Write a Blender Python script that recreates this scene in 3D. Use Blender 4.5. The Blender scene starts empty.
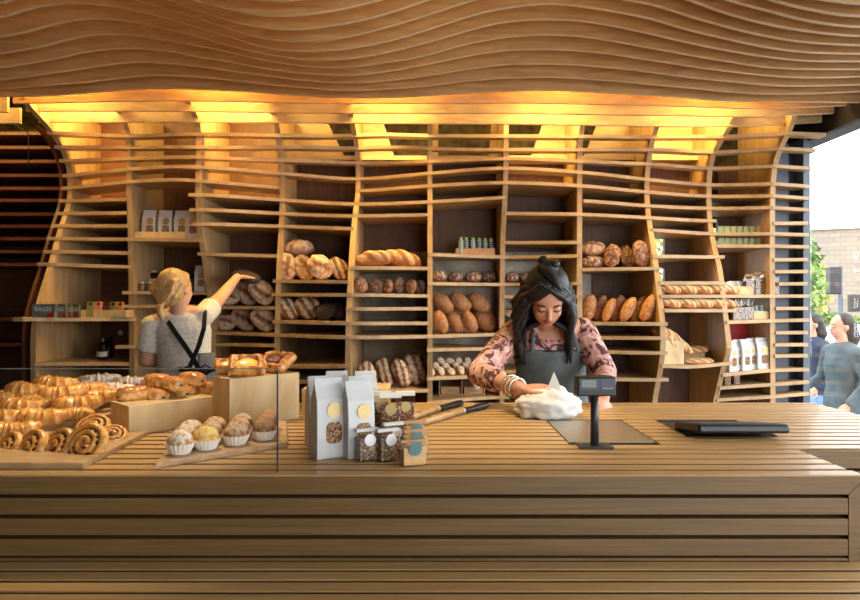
import bpy, bmesh, math, random
from mathutils import Vector, Matrix, noise
random.seed(7)
F=620.0; HY=303.0; EZ=1.40; CT=1.01
SC=bpy.context.scene; COL=SC.collection
R=math.radians
def P(px,py,D): return Vector(((px-430)*D/F, D, EZ+(HY-py)*D/F))
def lerp(a,b,t): return a+(b-a)*t
def interp(tab,x):
    if x<=tab[0][0]: return tab[0][1]
    for (a,b),(c,d) in zip(tab,tab[1:]):
        if x<=c: return b+(d-b)*(x-a)/(c-a)
    return tab[-1][1]
def smooth(tab,x):
    n=len(tab)
    if x<=tab[0][0]: return tab[0][1]
    if x>=tab[-1][0]: return tab[-1][1]
    for i in range(n-1):
        if x<=tab[i+1][0]: break
    x0,y0=tab[i]; x1,y1=tab[i+1]
    m0=(y1-tab[i-1][1])/(x1-tab[i-1][0]) if i>0 else (y1-y0)/(x1-x0)
    m1=(tab[i+2][1]-y0)/(tab[i+2][0]-x0) if i+2<n else (y1-y0)/(x1-x0)
    h=x1-x0; t=(x-x0)/h
    return (2*t**3-3*t*t+1)*y0+(t**3-2*t*t+t)*h*m0+(-2*t**3+3*t*t)*y1+(t**3-t*t)*h*m1
def lin(c):
    return tuple((v/12.92 if v<=.04045 else ((v+.055)/1.055)**2.4) for v in c)
# ------------------------------------------------------------------ materials
def newmat(name):
    m=bpy.data.materials.new(name); m.use_nodes=True; nt=m.node_tree
    return m,nt,nt.nodes['Principled BSDF']
def plain(name,c,rough=.6,metal=0,var=.06,scale=30,coat=0,trans=0,emis=None,es=0,bump=0):
    m,nt,b=newmat(name); c=lin(c)
    tc=nt.nodes.new('ShaderNodeTexCoord'); n=nt.nodes.new('ShaderNodeTexNoise'); n.inputs['Scale'].default_value=scale; n.inputs['Detail'].default_value=5
    r=nt.nodes.new('ShaderNodeValToRGB')
    r.color_ramp.elements[0].position=.3; r.color_ramp.elements[1].position=.7
    r.color_ramp.elements[0].color=(*[max(0,v*(1-var*2)) for v in c],1); r.color_ramp.elements[1].color=(*[min(1,v*(1+var*2)) for v in c],1)
    nt.links.new(tc.outputs['Object'],n.inputs['Vector']); nt.links.new(n.outputs['Fac'],r.inputs['Fac']); nt.links.new(r.outputs['Color'],b.inputs['Base Color'])
    b.inputs['Roughness'].default_value=rough; b.inputs['Metallic'].default_value=metal
    b.inputs['Coat Weight'].default_value=coat; b.inputs['Transmission Weight'].default_value=trans
    if emis: b.inputs['Emission Color'].default_value=(*lin(emis),1); b.inputs['Emission Strength'].default_value=es
    if bump:
        bp=nt.nodes.new('ShaderNodeBump'); bp.inputs['Strength'].default_value=bump; bp.inputs['Distance'].default_value=.01
        nt.links.new(n.outputs['Fac'],bp.inputs['Height']); nt.links.new(bp.outputs['Normal'],b.inputs['Normal'])
    return m
def wood(name,c1,c2,scale=(1.2,14,14),rough=.45,coat=0,rand=.25):
    m,nt,b=newmat(name)
    tc=nt.nodes.new('ShaderNodeTexCoord'); mp=nt.nodes.new('ShaderNodeMapping'); mp.inputs['Scale'].default_value=scale
    oi=nt.nodes.new('ShaderNodeObjectInfo')
    add=nt.nodes.new('ShaderNodeVectorMath'); add.operation='ADD'
    mul=nt.nodes.new('ShaderNodeMath'); mul.operation='MULTIPLY'; mul.inputs[1].default_value=37
    nt.links.new(oi.outputs['Random'],mul.inputs[0]); nt.links.new(mul.outputs[0],add.inputs[1])
    n=nt.nodes.new('ShaderNodeTexNoise'); n.inputs['Scale'].default_value=3; n.inputs['Detail'].default_value=8; n.inputs['Distortion'].default_value=.6
    n2=nt.nodes.new('ShaderNodeTexNoise'); n2.inputs['Scale'].default_value=1.1; n2.inputs['Detail'].default_value=2
    nt.links.new(tc.outputs['Object'],mp.inputs['Vector']); nt.links.new(mp.outputs[0],add.inputs[0]); nt.links.new(add.outputs[0],n.inputs['Vector']); nt.links.new(add.outputs[0],n2.inputs['Vector'])
    r=nt.nodes.new('ShaderNodeValToRGB'); r.color_ramp.elements[0].position=.32; r.color_ramp.elements[1].position=.68
    r.color_ramp.elements[0].color=(*lin(c1),1); r.color_ramp.elements[1].color=(*lin(c2),1)
    nt.links.new(n.outputs['Fac'],r.inputs['Fac'])
    hs=nt.nodes.new('ShaderNodeHueSaturation'); mr=nt.nodes.new('ShaderNodeMapRange')
    mr.inputs['To Min'].default_value=1-rand; mr.inputs['To Max'].default_value=1+rand
    ad=nt.nodes.new('ShaderNodeMath'); ad.operation='ADD'; nt.links.new(oi.outputs['Random'],ad.inputs[0]); nt.links.new(n2.outputs['Fac'],ad.inputs[1])
    hf=nt.nodes.new('ShaderNodeMath'); hf.operation='MULTIPLY'; hf.inputs[1].default_value=.5; nt.links.new(ad.outputs[0],hf.inputs[0])
    nt.links.new(hf.outputs[0],mr.inputs['Value']); nt.links.new(mr.outputs[0],hs.inputs['Value'])
    nt.links.new(r.outputs['Color'],hs.inputs['Color']); nt.links.new(hs.outputs['Color'],b.inputs['Base Color'])
    b.inputs['Roughness'].default_value=rough; b.inputs['Coat Weight'].default_value=coat
    return m
def vcmat(name,rough=.55,noisy=.12,scale=60,coat=0,bump=.3,sss=0):
    m,nt,b=newmat(name)
    a=nt.nodes.new('ShaderNodeAttribute'); a.attribute_name='Col'
    tc=nt.nodes.new('ShaderNodeTexCoord'); n=nt.nodes.new('ShaderNodeTexNoise'); n.inputs['Scale'].default_value=scale; n.inputs['Detail'].default_value=6
    nt.links.new(tc.outputs['Object'],n.inputs['Vector'])
    mr=nt.nodes.new('ShaderNodeMapRange'); mr.inputs['From Min'].default_value=.3; mr.inputs['From Max'].default_value=.7
    mr.inputs['To Min'].default_value=1-noisy*2; mr.inputs['To Max'].default_value=1+noisy*2
    nt.links.new(n.outputs['Fac'],mr.inputs['Value'])
    hs=nt.nodes.new('ShaderNodeHueSaturation'); nt.links.new(a.outputs['Color'],hs.inputs['Color']); nt.links.new(mr.outputs[0],hs.inputs['Value'])
    nt.links.new(hs.outputs['Color'],b.inputs['Base Color'])
    b.inputs['Roughness'].default_value=rough; b.inputs['Coat Weight'].default_value=coat; b.inputs['Coat Roughness'].default_value=.25
    bp=nt.nodes.new('ShaderNodeBump'); bp.inputs['Strength'].default_value=bump; bp.inputs['Distance'].default_value=.004
    nt.links.new(n.outputs['Fac'],bp.inputs['Height']); nt.links.new(bp.outputs['Normal'],b.inputs['Normal'])
    return m
def spots(name,base,spot,scale=40,thr=.45,rough=.6,second=None):
    m,nt,b=newmat(name)
    tc=nt.nodes.new('ShaderNodeTexCoord'); n=nt.nodes.new('ShaderNodeTexNoise'); n.inputs['Scale'].default_value=scale; n.inputs['Detail'].default_value=3; n.inputs['Distortion'].default_value=1.5
    nt.links.new(tc.outputs['Object'],n.inputs['Vector'])
    r=nt.nodes.new('ShaderNodeValToRGB'); e=r.color_ramp.elements
    e[0].position=thr; e[0].color=(*lin(spot),1); e[1].position=thr+.06; e[1].color=(*lin(base),1)
    if second:
        k=e.new(thr+.14); k.color=(*lin(base),1); k=e.new(thr+.2); k.color=(*lin(second),1)
    nt.links.new(n.outputs['Fac'],r.inputs['Fac']); nt.links.new(r.outputs['Color'],b.inputs['Base Color'])
    b.inputs['Roughness'].default_value=rough
    return m
M={}
M['ply']=wood('plywood_face',(.66,.53,.37),(.77,.65,.48),(2,9,9),.5,rand=.06)
M['plyv']=wood('plywood_upright',(.66,.52,.35),(.76,.63,.45),(9,9,1.2),.5,rand=.06)
M['edge']=wood('plywood_slat',(.76,.57,.34),(.85,.68,.45),(1.5,12,12),.45,rand=.06)
M['edgel']=wood('plywood_cut_edge',(.90,.80,.63),(.96,.88,.74),(3,20,20),.5,rand=.04)
M['dark']=wood('dark_red_brown_ply',(.34,.18,.11),(.42,.24,.15),(2,9,9),.5,rand=.1)  # darker and redder than the other plywood
M['brown']=wood('brown_back_panel',(.32,.19,.10),(.42,.27,.15),(9,9,1.5),.55,rand=.1)
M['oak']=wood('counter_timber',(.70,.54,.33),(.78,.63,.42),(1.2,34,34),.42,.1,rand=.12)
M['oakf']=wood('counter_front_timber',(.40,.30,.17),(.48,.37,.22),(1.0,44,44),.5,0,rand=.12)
M['crate']=wood('pale_crate_ply',(.78,.66,.46),(.88,.78,.58),(5,5,2),.5,rand=.05)
M['board']=wood('serving_board',(.66,.52,.36),(.78,.66,.50),(4,16,16),.45,rand=.05)
M['gapshade']=plain('painted_gap_shade',(.07,.05,.04),.9)  # near-black colour standing in for shade between slats and boards
M['stone']=plain('rough_stone_wall',(.30,.27,.20),.8,var=.35,scale=18,bump=1)
M['grey']=plain('mottled_grey_panel',(.62,.58,.50),.4,var=.3,scale=6)
M['steelblue']=plain('blue_grey_frame',(.33,.37,.42),.5)
M['bluedark']=plain('dark_blue_grey_metal',(.16,.18,.22),.5)
M['beam']=plain('dark_window_beam',(.15,.14,.17),.6)
M['metal']=plain('brushed_steel',(.70,.68,.64),.42,1,var=.05,scale=80)
M['black']=plain('black_plastic',(.07,.07,.08),.4)
M['pole']=plain('dark_grey_metal',(.22,.22,.23),.35,.3)
M['navy']=plain('navy_panel',(.10,.13,.24),.3)
M['lcd']=plain('lcd_grey_green',(.50,.54,.50),.2)
M['digit']=plain('lcd_digit',(.33,.36,.34),.4)
M['white']=plain('white_paper',(.80,.80,.79),.65,var=.02)
M['paper']=plain('wrapping_paper',(.86,.85,.83),.55,var=.03,scale=12,bump=.3)
M['case']=plain('paper_case',(.93,.90,.84),.7,var=.02)
M['gold']=plain('gold_sticker',(.74,.64,.42),.35,.3)
M['silver']=plain('silver_sticker',(.80,.80,.78),.35,.2)
M['teal']=plain('teal_sticker',(.24,.42,.42),.4)
M['tealp']=plain('pale_teal',(.62,.70,.66),.4)
M['granola']=spots('granola',(.46,.30,.19),(.78,.64,.46),160,.42,.8,(.26,.13,.09))
M['nuts']=spots('nut_brittle',(.42,.25,.14),(.85,.74,.58),150,.40,.5,(.20,.10,.07))
M['biscuit']=plain('pale_biscuit',(.86,.70,.46),.7,scale=50)
M['kraft']=plain('kraft_paper',(.72,.56,.40),.7)
M['redb']=plain('red_enamel',(.72,.08,.10),.45)
M['green']=plain('green_carton',(.60,.74,.45),.5)
M['pink']=plain('pink_carton',(.78,.42,.44),.5)
M['skin']=plain('skin',(.80,.58,.47),.5,var=.04,scale=8)
M['skin2']=plain('fair_skin',(.84,.62,.50),.5,var=.04,scale=8)
M['lip']=plain('lips',(.66,.32,.30),.4)
M['brow']=plain('brow_hair',(.09,.06,.05),.6)
M['hair']=wood('black_hair',(.035,.03,.035),(.10,.085,.09),(60,60,4),.5,0,rand=.1)
M['blond']=wood('blond_hair',(.60,.42,.24),(.86,.70,.46),(60,60,3),.4,.1,rand=.05)
M['floral']=spots('floral_blouse',(.80,.58,.54),(.28,.17,.21),26,.43,.75,(.88,.74,.70))
M['cream']=spots('cream_lace',(.86,.82,.76),(.78,.72,.65),60,.44,.85)
M['apron']=plain('grey_apron_cloth',(.37,.40,.40),.8,var=.12,scale=14)
M['apron2']=plain('grey_apron_skirt',(.36,.37,.38),.8,var=.12,scale=60)
M['ribbon']=plain('black_ribbon',(.05,.05,.06),.6)
M['jean']=plain('denim',(.25,.34,.52),.8,var=.1)
M['jean2']=plain('light_denim',(.42,.58,.72),.8,var=.1)
M['jacket']=plain('teal_grey_jacket',(.26,.32,.34),.8,var=.15,scale=12)
M['navyc']=plain('navy_coat',(.13,.17,.26),.8)
M['bag']=plain('cream_canvas',(.80,.75,.62),.8)
M['shoe']=plain('shoe_leather',(.12,.10,.10),.5)
M['silverj']=plain('silver_bangle',(.85,.82,.76),.2,.9)
M['amber']=plain('amber_glass_bottle',(.16,.08,.04),.2)
M['red']=plain('cherry_filling',(.38,.06,.08),.2,var=.3,scale=90,coat=.6,bump=.6)
M['custard']=plain('custard_filling',(.93,.78,.38),.3,var=.1,coat=.3)
M['choc']=plain('chocolate',(.14,.07,.04),.4)
M['sultana']=plain('dark_sultana',(.16,.10,.06),.5)
M['crust']=vcmat('bread_crust',.65,.14,70)
M['pastry']=vcmat('glazed_pastry',.38,.14,90,.35,.5)
M['dust']=vcmat('sugar_dusted_dough',.75,.12,160,0,.4)
M['floor']=plain('concrete_floor',(.24,.22,.20),.6,var=.1,scale=4)
M['wallp']=plain('warm_painted_wall',(.36,.28,.21),.8)
M['wallw']=plain('white_painted_wall',(.80,.77,.72),.8)
M['ceil']=plain('dark_ceiling',(.20,.16,.12),.8)
M['lampw']=plain('warm_diffuser',(1,.85,.6),.5,emis=(1,.80,.45),es=6)
M['road']=plain('asphalt',(.38,.38,.39),.9,var=.1,scale=3)
M['pave']=plain('pavement',(.46,.45,.44),.9)
M['brick']=None
M['carw']=plain('white_car_paint',(.88,.89,.90),.25,coat=.6,var=.01)
M['cglass']=plain('car_glass',(.25,.29,.33),.1)
M['tyre']=plain('tyre_rubber',(.06,.06,.06),.8)
M['leaf']=plain('green_leaves',(.36,.48,.20),.7,var=.35,scale=3)
M['leafy']=plain('yellow_green_leaves',(.66,.68,.34),.7,var=.3,scale=3)
M['bark']=plain('bark',(.35,.30,.25),.9)
def bricks():
    m,nt,b=newmat('pale_brick'); tc=nt.nodes.new('ShaderNodeTexCoord'); mp=nt.nodes.new('ShaderNodeMapping'); mp.inputs['Rotation'].default_value=(R(90),0,0)
    t=nt.nodes.new('ShaderNodeTexBrick'); t.inputs['Scale'].default_value=1.6
    t.inputs['Color1'].default_value=(*lin((.52,.48,.43)),1); t.inputs['Color2'].default_value=(*lin((.56,.52,.46)),1); t.inputs['Mortar'].default_value=(*lin((.46,.43,.39)),1); t.inputs['Mortar Size'].default_value=.015
    nt.links.new(tc.outputs['Object'],mp.inputs[0]); nt.links.new(mp.outputs[0],t.inputs['Vector']); nt.links.new(t.outputs['Color'],b.inputs['Base Color']); b.inputs['Roughness'].default_value=.9
    return m
M['brick']=bricks()
def glassmat(name,tint=(1,1,1),alpha=.08,rough=.02):
    m=bpy.data.materials.new(name); m.use_nodes=True; nt=m.node_tree; nt.nodes.clear()
    o=nt.nodes.new('ShaderNodeOutputMaterial'); t=nt.nodes.new('ShaderNodeBsdfTransparent'); g=nt.nodes.new('ShaderNodeBsdfGlossy'); mx=nt.nodes.new('ShaderNodeMixShader')
    t.inputs['Color'].default_value=(*tint,1); g.inputs['Roughness'].default_value=rough; fr=nt.nodes.new('ShaderNodeLayerWeight'); fr.inputs['Blend'].default_value=.12
    mul=nt.nodes.new('ShaderNodeMath'); mul.operation='MULTIPLY_ADD'; mul.inputs[1].default_value=.35; mul.inputs[2].default_value=alpha*.4
    nt.links.new(fr.outputs['Facing'],mul.inputs[0]); nt.links.new(mul.outputs[0],mx.inputs['Fac'])
    nt.links.new(t.outputs[0],mx.inputs[1]); nt.links.new(g.outputs[0],mx.inputs[2]); nt.links.new(mx.outputs[0],o.inputs['Surface'])
    return m
M['glass']=glassmat('clear_glass'); M['cello']=glassmat('cellophane',(.96,.95,.92),.16,.15)
# ------------------------------------------------------------------ mesh helpers
def NB(): return bmesh.new()
def box(bm,a,b,bev=0):
    x0,y0,z0=a; x1,y1,z1=b
    vs=[bm.verts.new(v) for v in [(x0,y0,z0),(x1,y0,z0),(x1,y1,z0),(x0,y1,z0),(x0,y0,z1),(x1,y0,z1),(x1,y1,z1),(x0,y1,z1)]]
    fs=[bm.faces.new([vs[i] for i in f]) for f in [(3,2,1,0),(4,5,6,7),(0,1,5,4),(1,2,6,5),(2,3,7,6),(3,0,4,7)]]
    if bev:
        es=set(e for f in fs for e in f.edges)
        bmesh.ops.bevel(bm,geom=list(es),offset=bev,segments=2,affect='EDGES',profile=.5)
    return bm
def prism(bm,pts,z0,z1):   # pts ccw in xy
    lo=[bm.verts.new((x,y,z0)) for x,y in pts]; hi=[bm.verts.new((x,y,z1)) for x,y in pts]; n=len(pts)
    bm.faces.new(lo[::-1]); bm.faces.new(hi)
    for i in range(n): bm.faces.new([lo[i],lo[(i+1)%n],hi[(i+1)%n],hi[i]])
    return bm
def rings(bm,rs,cap=True,closed=False):
    vr=[[bm.verts.new(p) for p in r] for r in rs]; n=len(rs[0])
    for a,b in zip(vr,vr[1:]+([vr[0]] if closed else [])):
        for i in range(n): bm.faces.new([a[i],a[(i+1)%n],b[(i+1)%n],b[i]])
    if cap and not closed:
        bm.faces.new(vr[0][::-1]); bm.faces.new(vr[-1])
    return bm
def tube(bm,pts,rad,n=10,flat=1,round_=False):
    pts=[Vector(p) for p in pts]
    if not isinstance(rad,(list,tuple)): rad=[rad]*len(pts)
    if round_:
        d0=(pts[0]-pts[1]).normalized(); d1=(pts[-1]-pts[-2]).normalized()
        pre=[(pts[0]+d0*rad[0]*s,rad[0]*c) for s,c in ((.98,.2),(.85,.55),(.5,.87))]
        post=[(pts[-1]+d1*rad[-1]*s,rad[-1]*c) for s,c in ((.5,.87),(.85,.55),(.98,.2))]
        pts=[p for p,_ in pre]+pts+[p for p,_ in post]; rad=[r for _,r in pre]+list(rad)+[r for _,r in post]
    rs=[]; ref=None
    for i,p in enumerate(pts):
        t=(pts[min(i+1,len(pts)-1)]-pts[max(i-1,0)]).normalized()
        if ref is None:
            ref=Vector((0,0,1)) if abs(t.z)<.9 else Vector((0,1,0))
        u=(ref-t*ref.dot(t)).normalized(); v=t.cross(u); ref=u
        rs.append([p+(u*math.cos(2*math.pi*k/n)*flat+v*math.sin(2*math.pi*k/n))*rad[i] for k in range(n)])
    return rings(bm,rs)
def ell(bm,c,rx,ry,rz,m=None,seg=16,rg=10):
    c=Vector(c); top=[]; rs=[]
    def T(v): v=Vector((v[0]*rx,v[1]*ry,v[2]*rz)); return c+(m@v if m else v)
    for j in range(1,rg):
        th=math.pi*j/rg; rs.append([T((math.sin(th)*math.cos(2*math.pi*k/seg),math.sin(th)*math.sin(2*math.pi*k/seg),-math.cos(th))) for k in range(seg)])
    vr=[[bm.verts.new(p) for p in r] for r in rs]
    for a,b in zip(vr,vr[1:]):
        for i in range(seg): bm.faces.new([a[i],a[(i+1)%seg],b[(i+1)%seg],b[i]])
    s=bm.verts.new(T((0,0,-1))); t=bm.verts.new(T((0,0,1)))
    for i in range(seg):
        bm.faces.new([s,vr[0][(i+1)%seg],vr[0][i]]); bm.faces.new([t,vr[-1][i],vr[-1][(i+1)%seg]])
    return bm
def lathe(bm,prof,n=16,c=(0,0,0)):
    return rings(bm,[[(c[0]+r*math.cos(2*math.pi*k/n),c[1]+r*math.sin(2*math.pi*k/n),c[2]+z) for k in range(n)] for r,z in prof])
def disc(bm,c,r,nrm,th=.001,n=20,ry=None):
    c=Vector(c); nrm=Vector(nrm).normalized(); q=nrm.to_track_quat('Z','Y').to_matrix()
    up=Vector((0,0,1)); u=up.cross(nrm); u=u.normalized() if u.length>.01 else Vector((1,0,0)); v=nrm.cross(u)
    ry=ry or r
    return rings(bm,[[c+u*math.cos(2*math.pi*k/n)*r+v*math.sin(2*math.pi*k/n)*ry+nrm*h for k in range(n)] for h in (0,th)])
def build(name,bm,mat,parent=None,loc=None,rot=None,sm=False,bevel=0):
    if isinstance(bm,bpy.types.Mesh): me=bm
    else:
        bmesh.ops.recalc_face_normals(bm,faces=bm.faces[:]); me=bpy.data.meshes.new(name); bm.to_mesh(me); bm.free()
    if mat and not me.materials:
        for mm in (mat if isinstance(mat,list) else [mat]): me.materials.append(mm)
    if sm:
        for p in me.polygons: p.use_smooth=True
    o=bpy.data.objects.new(name,me); COL.objects.link(o)
    if parent: o.parent=parent
    if loc is not None: o.location=loc
    if rot is not None: o.rotation_euler=rot
    if bevel:
        b=o.modifiers.new('Bevel','BEVEL'); b.width=bevel; b.segments=2; b.limit_method='ANGLE'
    return o
def tag(o,label,cat,group=None):
    o['label']=label; o['category']=cat
    if group: o['group']=group
    return o
def thing(name,label,cat,loc=(0,0,0),rz=0,group=None):
    o=bpy.data.objects.new(name,None); COL.objects.link(o); o.location=loc; o.rotation_euler=(0,0,rz); o.empty_display_size=.05
    return tag(o,label,cat,group)
def struct(name,bm,mat,**k):
    o=build(name,bm,mat,**k); o['kind']='structure'; return o
def dup(root,label=None,loc=None,rot=None,scale=None,group=None):
    c=root.copy(); COL.objects.link(c)
    for ch in root.children:
        d=ch.copy(); COL.objects.link(d); d.parent=c
        for g in ch.children:
            e=g.copy(); COL.objects.link(e); e.parent=d
    if label: c['label']=label
    if group: c['group']=group
    if loc is not None: c.location=loc
    if rot is not None: c.rotation_euler=rot
    if scale is not None: c.scale=scale
    return c
# ------------------------------------------------------------------ wall front surface
FP=[ # (X, [(px,y)...])
(-2.47,[(22,100),(36,115),(48,128),(60,145),(68,165),(70,185),(68,205),(60,230),(50,266),(40,298),(34,325),(33,365),(34,400)]),
(-2.0,[(112,98),(119,112),(126,125),(128,140),(129,190),(130,228),(131,280),(132,400)]),
(-1.51,[(184,98),(194,113),(198,125),(198,186),(199,220),(202,245),(206,270),(210,300),(213,340),(212,400)]),
(-1.01,[(266,98),(274,115),(278,135),(281,170),(282,200),(281,230),(279,267),(277,344),(276,400)]),
(-.51,[(347,98),(352,122),(357,150),(358,190),(356,207),(353.5,232),(351,267),(348,344),(348,400)]),
(0,None),
(.51,[(508.5,98),(506.5,120),(506,170),(504.5,210),(503,240),(502,318),(502,400)]),
(1.01,[(588,98),(583,122),(580,150),(580,400)]),
(1.50,[(665,100),(660,118),(654,136),(650,154),(647.5,175),(647,195),(649,220),(654,250),(659,290),(663,330),(662,360),(655,400)]),
(1.95,[(738,110),(730,128),(722,140),(714,154),(710,172),(709,190),(710,222),(714,245),(720,270),(725,310),(728,335),(729,350),(723,370),(716,400)]),
(2.31,[(796,114),(790,130),(782,146),(776,162),(773.5,182),(772.5,226),(773,400)]),
]
prof=[]
for X,pts in FP:
    if pts is None: prof.append((X,None)); continue
    t=[]
    for px,y in pts:
        D=F*X/(px-430); t.append((EZ+(HY-y)*D/F,D))
    t.sort(); prof.append((X,t))
def finD(i,z):
    X,t=prof[i]
    if t is None: return .5*(finD(i-1,z)+finD(i+1,z))
    return smooth(t,z)
def surf(X,z): return smooth([(prof[i][0],finD(i,z)) for i in range(len(prof))],X)
def at(px,y):
    D=4.2
    for _ in range(12):
        p=P(px,y,D); D=.5*D+.5*surf(p.x,p.z)
    return P(px,y,D)
BACK=4.62
# ------------------------------------------------------------------ shelving wall
wall=thing('shelving_wall','floor-to-ceiling curved plywood shelving wall with wavy horizontal slats filling the back of the bakery','shelving',(0,BACK,0))
def wb(name,bm,mat,label=None):
    o=build(name,bm,mat,wall); o.location=(0,-BACK,0)
    if label: o['label']=label
    return o
T=.022; TU=.034
for i,(X,_) in enumerate(prof):
    zs=[0,.3,.6]+[.7+.045*k for k in range(0,46)]; zs=[z for z in zs if z<2.74]
    bm=NB()
    f=[(finD(i,z),z) for z in zs]
    # profile polygon in YZ as strips
    L=[];Rr=[]
    for s in (-TU/2,TU/2):
        L.append([bm.verts.new((X+s,y,z)) for y,z in f]); Rr.append([bm.verts.new((X+s,BACK,z)) for y,z in f])
    n=len(f)
    for k in range(n-1):
        bm.faces.new([L[0][k],L[0][k+1],Rr[0][k+1],Rr[0][k]]); bm.faces.new([L[1][k],Rr[1][k],Rr[1][k+1],L[1][k+1]])
        bm.faces.new([L[0][k],L[1][k],L[1][k+1],L[0][k+1]]); bm.faces.new([Rr[0][k],Rr[0][k+1],Rr[1][k+1],Rr[1][k]])
    bm.faces.new([L[0][0],Rr[0][0],Rr[1][0],L[1][0]]); bm.faces.new([L[0][-1],L[1][-1],Rr[1][-1],Rr[0][-1]])
    wb('upright',bm,M['plyv'])
FULL=.6
SH=[
([(48,133),(212,134.5),(372,135),(430,136),(520,136.5),(672,137),(735,136.5),(825,135)],.07),
([(55,147),(128,147.6),(212,147.6),(372,148),(500,150),(672,150.6),(815,150.6)],.07),
([(60,161),(126,159),(212,158),(280,160.5),(350,163),(430,161.6),(500,159),(580,161.5),(672,166),(810,168.6)],.07),
([(63,176),(126,170),(170,167),(212,168),(280,173.5),(350,179),(430,173.5),(500,168.5),(580,172.5),(650,180),(710,185),(808,186.6)],.13),
([(62,188.6),(126,182.5),(170,180),(212,182),(279,188)],.25),
([(356,191),(430,186),(500,183),(580,186),(650,192.5),(710,196.5),(808,198.6)],FULL),
([(60,201),(127,199.5)],FULL),([(189,195),(280,200),(350,204),(430,202),(506,197.5)],FULL),([(583,201),(648,206),(710,208.5),(808,210)],FULL),
([(57,213.6),(127,213)],FULL),([(190,210),(280,213.6),(350,216),(428,215)],FULL),([(505,213.5),(580,214.5),(650,218),(716,221)],FULL),
([(53,226),(128,226)],FULL),([(193,224.4),(280,226.4),(354,229)],FULL),([(773,223.6),(807,223.3)],.09),
([(48,238.6),(130,239.5),(202,240.5)],FULL),([(651,230),(715,234),(808,235)],FULL),([(716,246),(808,247)],FULL),
([(44,251.6),(129,253)],FULL),([(38,264.2),(130,267)],FULL),([(504,242.6),(580,242.6)],FULL),([(198,254),(277,256)],FULL),
([(429,254.6),(581,256)],FULL),([(652,256.5),(724,257)],FULL),([(773,260),(807,259.5)],.09),([(350,268),(428,268.5)],FULL),([(582,269.6),(660,268.6)],FULL),
([(774,271.8),(807,271.5)],.09),([(273,281),(349,282)],FULL),([(428,283.6),(581,283.5)],FULL),([(659,283),(724,283)],FULL),([(778,284),(807,283.7)],.09),
([(272,294.6),(428,296)],FULL),([(123,292.6),(206,293)],FULL),([(503,296.7),(581,296.7)],FULL),([(660,296.4),(808,296)],FULL),
([(123,306.4),(206,306)],FULL),([(215,307.5),(276,308)],FULL),([(346,309),(428,308.6)],FULL),([(664,310.6),(736,310.6)],FULL),([(775,308.5),(807,308.4)],.09),
([(22,319),(137,319.3)],FULL),([(273,321.7),(350,323.4),(428,323.3)],FULL),([(580,323.5),(667,324)],FULL),([(726,322.4),(808,320)],FULL),
([(208,333),(275,335),(345,337.3),(428,336.5),(505,334.5),(581,334)],FULL),([(775,332.7),(807,332.5)],.09),([(581,337.8),(667,338)],FULL),
([(116,347),(206,346)],FULL),([(204,344.8),(275,345.5)],FULL),([(427,350),(505,348.5),(580,348)],FULL),([(581,351.5),(667,353)],FULL),([(774,344.8),(807,344.6)],.1),
([(774,356),(807,355.6)],.12),([(661,366),(695,366.5),(732,363)],FULL),([(722,375),(770,370.5),(808,369.5)],FULL),([(273,366.5),(349,366)],FULL),
([(503,372),(581,373)],FULL),([(427,378.5),(505,377)],FULL),([(581,378.5),(668,379.5)],FULL),([(719,388),(808,382)],FULL),([(716,400),(808,393.5)],FULL),
([(349,391),(428,390.5)],FULL),([(273,381.5),(349,381)],FULL),([(36,364),(128,364)],FULL),([(208,388),(276,388)],FULL),([(427,403),(581,403)],FULL),
]
def zmid(o,X): return interp(o,X)
SHZ=[]
def sstep0(a,b,x):
    t=max(0,min(1,(x-a)/(b-a))); return t*t*(3-2*t)
for pts,dep in SH:
    a=[at(px,y) for px,y in pts]; tab=[(p.x,p.z) for p in a]; x0,x1=tab[0][0],tab[-1][0]
    SHZ.append((tab,dep))
    n=max(3,int((x1-x0)/.06)); bm=NB(); rs=[]
    for k in range(n+1):
        X=x0+(x1-x0)*k/n; z=smooth(tab,X); y0=surf(X,z)-.012-(.075*sstep0(-1.9,-2.2,X) if pts[0]==(22,319) else 0); y1=min(BACK-.005,y0+dep)
        rs.append([(X,y0,z-T/2),(X,y0,z+T/2),(X,y1,z+T/2),(X,y1,z-T/2)])
    rings(bm,rs); wb('shelf',bm,M['ply'])
def shelftop(px,y):
    """point on the top of the shelf seen at (px,y): (X, Dfront, ztop)"""
    p=at(px,y); best=None
    for tab,dep in SHZ:
        if tab[0][0]-.03<=p.x<=tab[-1][0]+.03:
            z=smooth(tab,p.x)
            if best is None or abs(z-p.z)<abs(best-p.z): best=z
    return p.x,p.y,best+T/2
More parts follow.
